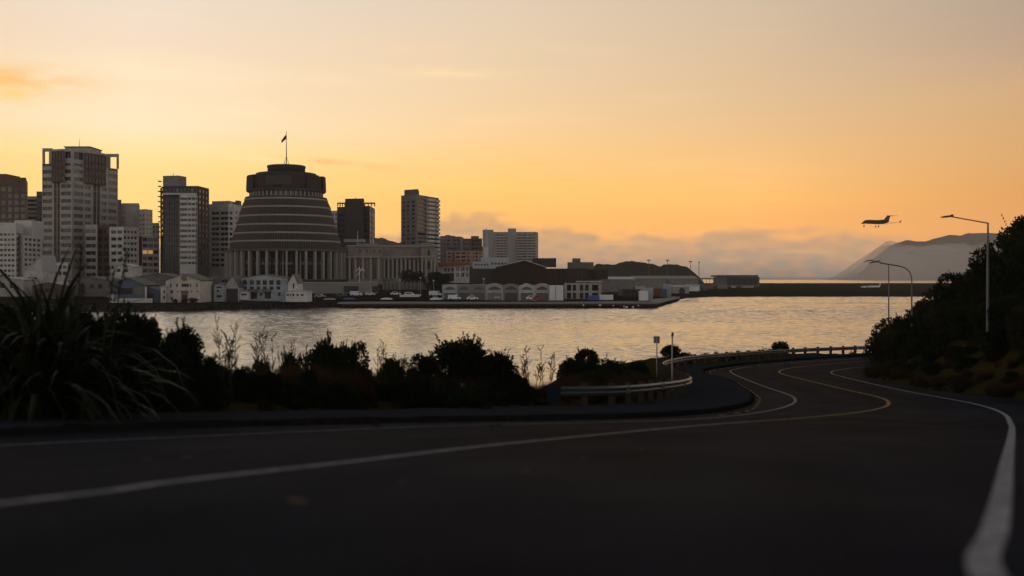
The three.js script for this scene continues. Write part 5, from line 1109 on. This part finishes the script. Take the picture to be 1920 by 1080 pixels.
grassPatch('tall_grass', 'grass along the seaward side of the far guardrail', 1245, 1490, 80, 100, 110, 0.5, [dryGrass[2], dryGrass[1]], 56);
{ // grass on the verge under the trees
  const r = rng(57), per = [[], [], []];
  for (let k = 0; k < 420; k++) {
    const p = vergeLine[Math.floor(lerp(30, 138, r()))], x = p.x + 0.1 + Math.pow(r(), 1.6) * 3.2, d = p.y + (r() - 0.5) * 1.2;
    if (nearest(vergeLine, x, d)[0] > -0.1) continue;
    const s = lerp(0.3, 0.85, r());
    per[k % 3].push(new THREE.Matrix4().compose(V3(x, land(x, d) - 0.05, -d), new THREE.Quaternion().setFromAxisAngle(V3(0, 1, 0), r() * 6.28), V3(s * 0.9, s, s * 0.9)));
  }
  const t = thing('verge_grass', 'brown grass on the verge at the foot of the wooded hill', 'grass', V3(0, 0, 0), null, 'stuff');
  per.forEach((l, i) => { const im = new THREE.InstancedMesh(tufts[i], dryGrass[[1, 2, 2][i]], l.length); l.forEach((q, k) => im.setMatrixAt(k, q)); im.name = 'grass_blades'; im.userData.kind = 'stuff'; shade(im); t.add(im); });
}
function undergrowth(label, spots, mat, seed) { // close cover of leafy low growth
  const r = rng(seed), t = thing('undergrowth', label, 'undergrowth', V3(0, 0, 0), null, 'stuff');
  shrubForms.forEach((f, i) => {
    const own = spots.filter((_, k) => k % 3 === i), im = new THREE.InstancedMesh(f.foliage, mat, own.length);
    own.forEach(([x, d, rad, h], k) => im.setMatrixAt(k, new THREE.Matrix4().compose(V3(x, land(x, d) - 0.12, -d), new THREE.Quaternion().setFromAxisAngle(V3(0, 1, 0), r() * 6.28), V3(rad, h, rad))));
    im.name = 'leafy_growth'; im.userData.kind = 'stuff'; shade(im); t.add(im);
  });
}
{
  const r = rng(88), bank = [], slope = [];
  for (let k = 0; k < 110; k++) { const px = lerp(-40, 990, r()), p = backLine.reduce((a, b) => (Math.abs(X(px, b.y) - b.x) < Math.abs(X(px, a.y) - a.x) && b.y > 20 && b.y < 39 ? b : a)), d = p.y + 1.5 + r() * 6; bank.push([X(px, d), d, lerp(0.45, 0.85, r()), lerp(0.4, 0.9, r())]); }
  undergrowth('dark low undergrowth closing the gaps between the roadside shrubs', bank, leaves[2], 89);
  for (let k = 0; k < 420; k++) { const p = vergeLine[Math.floor(lerp(46, 150, r()))], u = 1.1 + r() * 13, x = p.x + u * lerp(0.6, 1, r()), d = p.y + (r() - 0.4) * u; const s = nearest(vergeLine, x, d)[0]; if (s > -0.9) continue; slope.push([x, d, lerp(0.6, 1.25, r()), lerp(0.35, 1.0, r()) * smooth(0.6, 3, -s)]); }
  undergrowth('dark undergrowth covering the slope beneath the hillside trees', slope, leaves[0], 90);
}
// bare twigs against the water
function twigs(px0, px1, d, pyTop, n, seed, label) {
  const r = rng(seed), px = (px0 + px1) / 2, x = X(px, d), y = land(x, d), t = thing('twiggy_weed', label, 'weed', V3(x, y - 0.1, -d));
  for (let k = 0; k < n; k++) {
    const bx = X(lerp(px0, px1, r()), d), top = Y(pyTop + r() * 40, d), list = [], by = land(bx, d) - 0.1, a = V3(bx, by, -d + (r() - 0.5)), lean = (r() - 0.5) * 0.5;
    const e = V3(bx + lean, top, a.z + (r() - 0.5) * 0.3);
    list.push(rod(a, e, 0.016, 0.006, 4));
    for (let m = 0; m < 13; m++) { const s = a.clone().lerp(e, lerp(0.35, 1, r())), q = s.clone().add(V3((r() - 0.5) * 0.34, 0.1 + r() * 0.2, (r() - 0.5) * 0.3)); list.push(rod(s, q, 0.008, 0.004, 4)); for (let j = 0; j < 3; j++) { const g = new THREE.ConeGeometry(0.02, 0.075, 4); g.translate(lerp(s.x, q.x, 0.5 + j * 0.25), lerp(s.y, q.y, 0.5 + j * 0.25), lerp(s.z, q.z, 0.5 + j * 0.25)); list.push(g); } }
    part(t, 'stalk', merged(list), bark);
  }
}
twigs(400, 440, 30, 606, 7, 61, 'bare branching weed stalks against the water right of the flax');
twigs(470, 520, 34, 622, 6, 62, 'bare weed stalks left of the flat-topped shrubs');
twigs(980, 1045, 43, 652, 10, 63, 'bare weed stalks above the end of the guardrail');
twigs(700, 716, 40, 640, 3, 64, 'thin stalks at the right of the flat-topped shrubs');
// big flax at left
{
  const d0 = 21.5, px0 = 118, x0 = X(px0, d0), y0 = land(x0, d0) - 0.1, r = rng(71);
  const blade = (seed, arch) => {                                     // unit blade, folded along its keel, arching over
    const n = 9, pos = [], idx = [];
    for (let i = 0; i <= n; i++) {
      const t = i / n, a = lerp(0.06, arch, t * t), w = 0.034 * Math.min(1, 0.55 + t * 1.2) * (1 - Math.pow(t, 3.2)) + 0.0012;
      const y = t * Math.cos(a * 0.75), z = t * Math.sin(a * 0.9) * 0.9;
      pos.push(-w, y, z - w * 0.25, 0, y, z + w * 0.35, w, y, z - w * 0.25);
      if (i < n) { const k = i * 3; idx.push(k, k + 1, k + 3, k + 1, k + 4, k + 3, k + 1, k + 2, k + 4, k + 2, k + 5, k + 4); }
    }
    const g = new THREE.BufferGeometry(); g.setAttribute('position', new THREE.Float32BufferAttribute(pos, 3)); g.setIndex(idx); g.computeVertexNormals();
    return g;
  };
  const blades = [0.25, 0.5, 0.9, 1.25, 1.6, 1.9].map((a, i) => blade(i, a));
  const flaxMat = [[0.016, 0.023, 0.009], [0.022, 0.028, 0.012], [0.013, 0.019, 0.008], [0.045, 0.034, 0.018]].map(([a, b, c]) => new THREE.MeshPhysicalMaterial({ color: rgb(a, b, c), roughness: 0.45, specularIntensity: 0.12 }));
  const plants = [[60, 23.4, 110, 2.85, 'left of the two large flax bushes, at the picture edge'], [165, 24.2, 120, 2.6, 'right of the two large flax bushes, its leaves drooping to the footpath'], [-30, 24, 90, 2.85, 'flax bush cut by the left edge of the picture'], [95, 25, 80, 3.5, 'tall upright flax leaves standing behind the two large flax bushes']];
  for (const [px, d, n, len, label] of plants) {
    const x = X(px, d), y = land(x, d) - 0.05, t = thing('flax_bush', label, 'flax', V3(x, y, -d), 'flax bushes');
    for (let k = 0; k < n; k++) {
      const u = Math.pow(k / n, 0.8), m = shade(new THREE.Mesh(blades[clamp(Math.floor(u * 5.2 + r() * 1.2), 0, 5)], flaxMat[Math.floor(r() * 3.4)])), L = len * lerp(1.12, 0.78, u) * lerp(0.72, 1.12, r());
      m.name = 'leaf';
      m.scale.set(lerp(1.6, 2.8, r()), L, L);
      m.position.set((r() - 0.5) * 0.7, 0, (r() - 0.5) * 0.6);
      m.rotation.set(lerp(0.02, len > 3 ? 0.16 : 0.34, u) * lerp(0.6, 1.2, r()), r() * Math.PI * 2, 0, 'YXZ');
      t.add(m);
    }
    if (n > 110) for (const [tx, ty, bx] of [[238, 470, 190], [215, 505, 178], [152, 468, 148]]) { // flower stalks with seed pods
      const a = V3(X(bx, d), y, -d), e = at(tx, ty, d), mid = a.clone().lerp(e, 0.55).add(V3(-0.05, 0, 0)), list = [tube([a, mid, e], 0.016, 10, 5)];
      for (let j = 0; j < 14; j++) { const f = lerp(0.55, 1, j / 13), p = new THREE.CatmullRomCurve3([a, mid, e]).getPoint(f), g = new THREE.SphereGeometry(0.032, 5, 4); g.scale(0.8, 1.9, 0.8); g.rotateZ((r() - 0.5) * 1.4); g.translate(p.x + (r() - 0.5) * 0.22, p.y + r() * 0.1, p.z + (r() - 0.5) * 0.12); list.push(g, rod(p, V3(p.x + (r() - 0.5) * 0.2, p.y + 0.1, p.z), 0.008, 0.006, 4)); }
      part(t, 'flower_stalk', merged(list), bark);
    }
  }
}
// trees of the far waterfront
{
  const spots = [[352, 430, 4.5, 6.5, 'dark tree behind the cream hall'], [374, 436, 5, 8, 'tree between the cream hall and the dark tower'], [396, 440, 5, 7.6, 'tree before the white ribbon-window block'], [418, 438, 4.2, 7.0, 'tree left of the round building above the house roofs'], [330, 420, 3.8, 5.0, 'small tree at the left of the cream hall roof'], [285, 400, 5.0, 7.6, 'large dark tree behind the blue boat club'], [262, 395, 3.6, 6.2, 'dark tree just above the blue boat club roof'], [768, 520, 4.4, 9.5, 'left tree before the classical colonnade'], [785, 515, 4.2, 9.5, 'middle tree before the classical colonnade'], [812, 505, 5.2, 10, 'round tree at the right end of the classical building'], [826, 500, 4.0, 9.0, 'tree left of the terracotta building'], [836, 498, 3.6, 8.2, 'small tree at the foot of the terracotta building'], [866, 480, 3.2, 5.0, 'low tree beside the brown hall'], [345, 352, 1.3, 1.8, 'clipped bush by the door of the cream hall'], [328, 352, 1.1, 1.7, 'clipped bush left of the cream hall door'], [362, 352, 1.9, 2.0, 'broad bush right of the cream hall door'], [200, 420, 5, 7, 'dark tree at the back of the white shed'], [160, 430, 5, 6, 'dark tree behind the flax below the faceted tower']];
  spots.forEach(([px, d, rad, h, label], i) => tree(X(px, d), -d, Math.max(2.4, cityY(d) * (d > 460 ? 1 : 1)) - 0.2, rad, h, i, label, 'town_tree', 'trees along the far waterfront'));
}

// ---------------------------------------------------------------- guardrail
{
  const t = thing('guardrail', 'galvanised steel guardrail on posts following the bends above the water', 'guardrail', V3(backLine[0].x, 0, 0));
  const line = backLine.filter((p) => p.y > 37 && p.y < 121), len = [0];
  for (let i = 1; i < line.length; i++) len.push(len[i - 1] + line[i].distanceTo(line[i - 1]));
  const total = len[len.length - 1];
  const pt = (s) => { let i = 1; while (i < len.length - 1 && len[i] < s) i++; const k = clamp((s - len[i - 1]) / (len[i] - len[i - 1]), 0, 1), a = line[i - 1], b = line[i], tx = b.x - a.x, ty = b.y - a.y, L = Math.hypot(tx, ty); return { x: lerp(a.x, b.x, k), d: lerp(a.y, b.y, k), tx: tx / L, ty: ty / L }; };
  const prof = [[0, 0.0], [-0.01, 0.02], [0.075, 0.06], [0.085, 0.1], [0.0, 0.145], [-0.01, 0.155], [0.0, 0.165], [0.085, 0.21], [0.075, 0.25], [-0.01, 0.29], [0, 0.31]];
  const rail = [];
  for (let s = 0; s <= total; s += 0.4) { const p = pt(s), nx = p.ty, nd = -p.tx, y = road(p.d) + 0.5; rail.push(prof.map(([o, h]) => V3(p.x + nx * (o + 0.08), y + h * 1.05, -(p.d + nd * (o + 0.08))))); }
  const g = part(t, 'rail_beam', sheet(rail), std(rgb(0.2, 0.21, 0.225), 0.42, { metalness: 0.6, map: grime }));
  for (let s = 1; s <= total; s += s < 30 ? 1.3 : 2) { const p = pt(s), y = road(p.d); box(t, 'post', M.timber, p.x - p.ty * 0.1, y + 0.3, -(p.d + p.tx * 0.1), 0.17, 1.2, 0.19, Math.atan2(p.ty, p.tx)); box(t, 'block', M.timber, p.x - p.ty * 0.0, y + 0.66, -p.d, 0.14, 0.3, 0.1, Math.atan2(p.ty, p.tx)); }
  for (let s = 3; s <= total; s += 4) { const p = pt(s); box(t, 'joint_plate', M.steel, p.x + p.ty * 0.165, road(p.d) + 0.66, -(p.d - p.tx * 0.165), 0.34, 0.26, 0.012, Math.atan2(p.ty, p.tx)); }
  const e = pt(0); const c = new THREE.BoxGeometry(0.46, 0.56, 0.22, 2, 2, 2); c.rotateY(Math.atan2(e.ty, e.tx)); c.translate(e.x - 0.16, road(e.d) + 0.56, -e.d + 0.1);
  part(t, 'end_terminal', c, matte(0.02, 0.028, 0.035));
}
// ---------------------------------------------------------------- street lamps
function lampHead(t, a, b, w) { // flat lantern along a -> b
  const dir = b.clone().sub(a), L = dir.length(), g = new THREE.SphereGeometry(0.5, 12, 8); g.scale(L, 0.11, w);
  g.rotateZ(Math.atan2(dir.y, Math.hypot(dir.x, dir.z))); g.translate((a.x + b.x) / 2, (a.y + b.y) / 2, (a.z + b.z) / 2);
  return part(t, 'lamp_head', g, M.darksteel);
}
{
  const gal = std(rgb(0.16, 0.175, 0.19), 0.5, { metalness: 0.4 });
  const d = 56.5, base = V3(X(1852, d), road(d) + 0.05, -d);
  const t = thing('street_lamp', 'tall straight-arm street lamp in front of the wooded hill', 'street lamp', base, 'street lamps');
  part(t, 'pole', merged([rod(V3(base.x, land(base.x, d) - 0.2, -d), at(1852, 500, d), 0.085, 0.065, 12), rod(at(1852, 500, d), at(1852.5, 418, d), 0.06, 0.045, 10)]), gal);
  part(t, 'arm', rod(at(1852.8, 418.5, d), at(1785, 406.5, d), 0.035, 0.03), gal);
  const h = lampHead(t, at(1788, 407.5, d), at(1763, 404.5, d), 0.26); part(h, 'photo_cell', boxG(at(1785, 405, d).x, at(1785, 404.6, d).y, -d, 0.12, 0.14, 0.12), M.darksteel);
  part(t, 'base_flange', boxG(base.x, land(base.x, d) + 0.1, -d, 0.34, 0.4, 0.34), M.darksteel);
  const e = 83, b2 = V3(X(1709.5, e), road(e), -e);
  const u = thing('street_lamp', 'street lamp with a curved arm halfway along the wooded hill', 'street lamp', b2, 'street lamps');
  part(u, 'pole', rod(V3(b2.x, land(b2.x, e) - 0.2, -e), at(1709.5, 540, e), 0.085, 0.055, 10), gal);
  part(u, 'arm', tube([at(1709.5, 540, e), at(1709.2, 522, e), at(1704, 508, e), at(1692, 500.5, e), at(1672, 496.5, e), at(1650, 493, e)], 0.05, 24, 8), gal);
  lampHead(u, at(1652, 493.3, e), at(1628, 488.5, e), 0.3);
  const f = 96, b3 = V3(X(1666.3, f), road(f), -f);
  const v = thing('street_lamp', 'thin straight-arm street lamp at the outer tip of the wooded hill', 'street lamp', b3, 'street lamps');
  part(v, 'pole', rod(V3(b3.x, land(b3.x, f) - 0.2, -f), at(1666.3, 495, f), 0.075, 0.045, 10), gal);
  part(v, 'arm', rod(at(1666.6, 495.3, f), at(1636, 489.4, f), 0.035, 0.03), gal);
  lampHead(v, at(1640, 490.2, f), at(1620, 486.8, f), 0.26);
}
// ---------------------------------------------------------------- road sign and camera pole beside the bend
{
  const d = 62, x = X(1231.5, d), y = land(x, d), t = thing('road_sign', 'small square road sign seen from behind on a thin post', 'road sign', V3(x, y, -d));
  part(t, 'post', rod(V3(x, y - 0.2, -d), at(1231.5, 632, d), 0.032, 0.032), M.steel);
  part(t, 'sign_plate', boxG(x, Y(637, d), -d - 0.05, 0.36, 0.41, 0.02), std(rgb(0.2, 0.22, 0.23), 0.6));
  const e = 55, x2 = X(1260.5, e), y2 = land(x2, e), u = thing('camera_pole', 'galvanised pole with a small dark sensor head behind the guardrail', 'pole', V3(x2, y2, -e));
  part(u, 'pole', rod(V3(x2, y2 - 0.2, -e), at(1260.5, 628, e), 0.05, 0.04, 10), M.steel);
  const g = new THREE.CylinderGeometry(0.05, 0.075, 0.2, 10); const p = at(1261, 627, e); g.translate(p.x, p.y, p.z); part(u, 'sensor_head', g, M.black);
}
// ---------------------------------------------------------------- aeroplane coming in to land
{
  const d = 620, c = at(1650, 415, d), t = thing('business_jet', 'small dark jet with its wheels down coming in to land', 'aeroplane', c);
  const m = d / F, P = (px, py, z = 0) => V3(X(px, d), Y(py, d), -d + z);
  const dark = std(rgb(0.05, 0.045, 0.045), 0.4);
  // fuselage: rings along its length
  const ring = [[1614.5, 419, 0.15], [1617, 418.3, 0.9], [1619.5, 417, 1.55], [1622.5, 416, 2.1], [1627, 415.8, 2.35], [1640, 416.3, 2.4], [1652, 416.6, 2.4], [1659, 415.9, 2.0], [1664.5, 415, 1.3], [1667, 414.6, 0.5]];
  const rowsF = ring.map(([px, py, dia]) => Array.from({ length: 17 }, (_, k) => { const a = k / 16 * Math.PI * 2, r = dia / 2; return V3(X(px, d), Y(py, d) + Math.cos(a) * r, -d + Math.sin(a) * r); }));
  const f = part(t, 'fuselage', sheet(rowsF), dark);
  for (let k = 0; k < 6; k++) part(f, 'cabin_window', boxG(X(1630 + k * 4, d), Y(415.2, d), -d + 1.17, 0.32, 0.36, 0.06), M.glass[2]);
  part(f, 'cockpit_window', boxG(X(1620.6, d), Y(415.6, d), -d + 0.85, 0.55, 0.28, 0.3), M.glass[0]);
  const slab = (pts, thick, axis) => { const s = new THREE.Shape(pts.map(([a, b]) => new THREE.Vector2(a, b))), g = new THREE.ExtrudeGeometry(s, { depth: thick, bevelEnabled: true, bevelSize: 0.05, bevelThickness: 0.05, bevelSegments: 1 }); g.translate(0, 0, -thick / 2); return g; };
  const fin = slab([[X(1656.5, d), Y(413, d)], [X(1666, d), Y(415, d)], [X(1669.4, d), Y(404.5, d)], [X(1663.8, d), Y(403.8, d)]], 0.22); fin.translate(0, 0, -d); part(t, 'tail_fin', fin, dark);
  const wing = (side, root, tip, chordR, chordT, name) => {            // swept and raised panel from root to tip
    const g = new THREE.BufferGeometry(), a = root, b = tip, q = [[a.x, a.y + 0.1, a.z], [a.x + chordR, a.y + 0.05, a.z], [b.x + chordT, b.y + 0.03, b.z], [b.x, b.y + 0.05, b.z], [a.x, a.y - 0.12, a.z], [a.x + chordR, a.y - 0.05, a.z], [b.x + chordT, b.y - 0.03, b.z], [b.x, b.y - 0.04, b.z]];
    g.setAttribute('position', new THREE.Float32BufferAttribute(q.flat(), 3)); g.setIndex([0, 1, 2, 0, 2, 3, 4, 6, 5, 4, 7, 6, 0, 4, 5, 0, 5, 1, 1, 5, 6, 1, 6, 2, 2, 6, 7, 2, 7, 3, 3, 7, 4, 3, 4, 0]);
    const n = g.toNonIndexed(); n.computeVertexNormals();
    return part(t, name, n, dark);
  };
  wing(1, P(1640, 419.2, 0.8), V3(X(1675, d), Y(418.6, d), -d + 8.6), 4.2, 1.2, 'wing');
  wing(-1, P(1640, 419.2, -0.8), V3(X(1672, d), Y(418.8, d), -d - 8.6), 4.2, 1.2, 'wing');
  wing(1, V3(X(1675, d) + 0.2, Y(418.6, d), -d + 8.6), V3(X(1678.6, d), Y(414.6, d), -d + 8.9), 1.0, 0.4, 'winglet');
  wing(1, P(1664.5, 404.4, 0.1), V3(X(1679, d), Y(404.8, d), -d + 3.6), 1.7, 0.6, 'tailplane');
  wing(-1, P(1664.5, 404.4, -0.1), V3(X(1678, d), Y(404.8, d), -d - 3.6), 1.7, 0.6, 'tailplane');
  for (const z of [1.75, -1.75]) { const g = new THREE.CylinderGeometry(0.5, 0.42, 3.4, 12); g.rotateZ(Math.PI / 2); g.translate(X(1655, d), Y(413.8, d), -d + z); part(t, 'engine', g, dark); }
  for (const [px, py, z] of [[1620, 424, 0], [1640, 425.5, 1.6], [1649, 424.5, -1.6]]) { const leg = part(t, 'landing_gear', rod(P(px, 419, z * 0.7), P(px, py, z), 0.1, 0.09, 6), dark); const w = new THREE.CylinderGeometry(0.42, 0.42, 0.4, 12); w.rotateX(Math.PI / 2); const p = P(px, py, z); w.translate(p.x, p.y, p.z); part(leg, 'wheel', w, M.black); }
}
{ // airliner parked on the airfield
  const d = 860, t = thing('parked_airliner', 'small white airliner standing on the far airfield', 'aeroplane', V3(X(1638, d), 2.4, -d));
  const g = new THREE.CapsuleGeometry(0.9, 8.5, 6, 12); g.rotateZ(Math.PI / 2); g.translate(X(1638, d), 3.6, -d); part(t, 'fuselage', g, M.boatwhite);
  const s = new THREE.ExtrudeGeometry(new THREE.Shape([[4, 0.5], [5.4, 0.5], [5.8, 2.6], [5, 2.6]].map(([a, b]) => new THREE.Vector2(a, b))), { depth: 0.2, bevelEnabled: false }); s.translate(X(1638, d), 3.7, -d); part(t, 'tail_fin', s, M.boatwhite);
  part(t, 'wing', boxG(X(1638, d) + 0.4, 3.3, -d + 3, 1.5, 0.16, 7), M.boatwhite);
  part(t, 'undercarriage', merged([boxG(X(1638, d) - 3.4, 2.7, -d, 0.2, 0.9, 0.2), boxG(X(1638, d) + 0.6, 2.7, -d + 1, 0.2, 0.9, 0.2)]), M.black);
  const u = thing('service_truck', 'low pale service truck left of the parked airliner', 'truck', V3(X(1621, d), 2.4, -d));
  box(u, 'body', M.boatwhite, X(1621, d), 3.5, -d, 3.4, 1.4, 1.8); box(u, 'cab', M.boatwhite, X(1621, d) - 2.2, 3.3, -d, 0.9, 1.1, 1.7); for (const k of [-1.8, 1.1]) { const w = new THREE.CylinderGeometry(0.42, 0.42, 0.3, 10); w.rotateX(Math.PI / 2); w.translate(X(1621, d) + k, 2.8, -d + 0.9); part(u, 'wheel', w, M.black); }
}
// fallen leaves on the near road
{
  const s = new THREE.Shape(); s.moveTo(0, -0.05); s.quadraticCurveTo(0.045, 0, 0, 0.07); s.quadraticCurveTo(-0.045, 0, 0, -0.05);
  const g = new THREE.ShapeGeometry(s, 6), p = g.attributes.position; for (let i = 0; i < p.count; i++) p.setZ(i, 0.18 * Math.abs(p.getX(i)) + 0.9 * p.getY(i) ** 2); g.rotateX(-Math.PI / 2); g.computeVertexNormals();
  const m = matte(0.14, 0.11, 0.06);
  for (const [px, py, k, label] of [[560, 943, 1.7, 'yellow fallen leaf nearest the camera on the road'], [985, 886, 0.9, 'fallen leaf in the middle of the near lane'], [1092, 861, 0.9, 'fallen leaf further along the near lane'], [1203, 842, 0.9, 'fallen leaf towards the bend of the near lane'], [755, 906, 0.8, 'fallen leaf between the white line and the nearest leaf'], [275, 862, 1.1, 'fallen leaf beyond the white line at the left'], [350, 858, 1.3, 'fallen leaf beyond the white line beside its twin']]) {
    const [x, d] = ground(px, py), o = solo('fallen_leaf', g, m, label, 'leaf', 'fallen leaves on the road'); o.position.set(x, road(d) + 0.006, -d); o.scale.setScalar(k * 1.1); o.rotation.y = px;
  }
}

scene.fog = new THREE.FogExp2(new THREE.Color().setRGB(0.95, 0.9, 0.85), HAZE);
renderer.render(scene, camera);
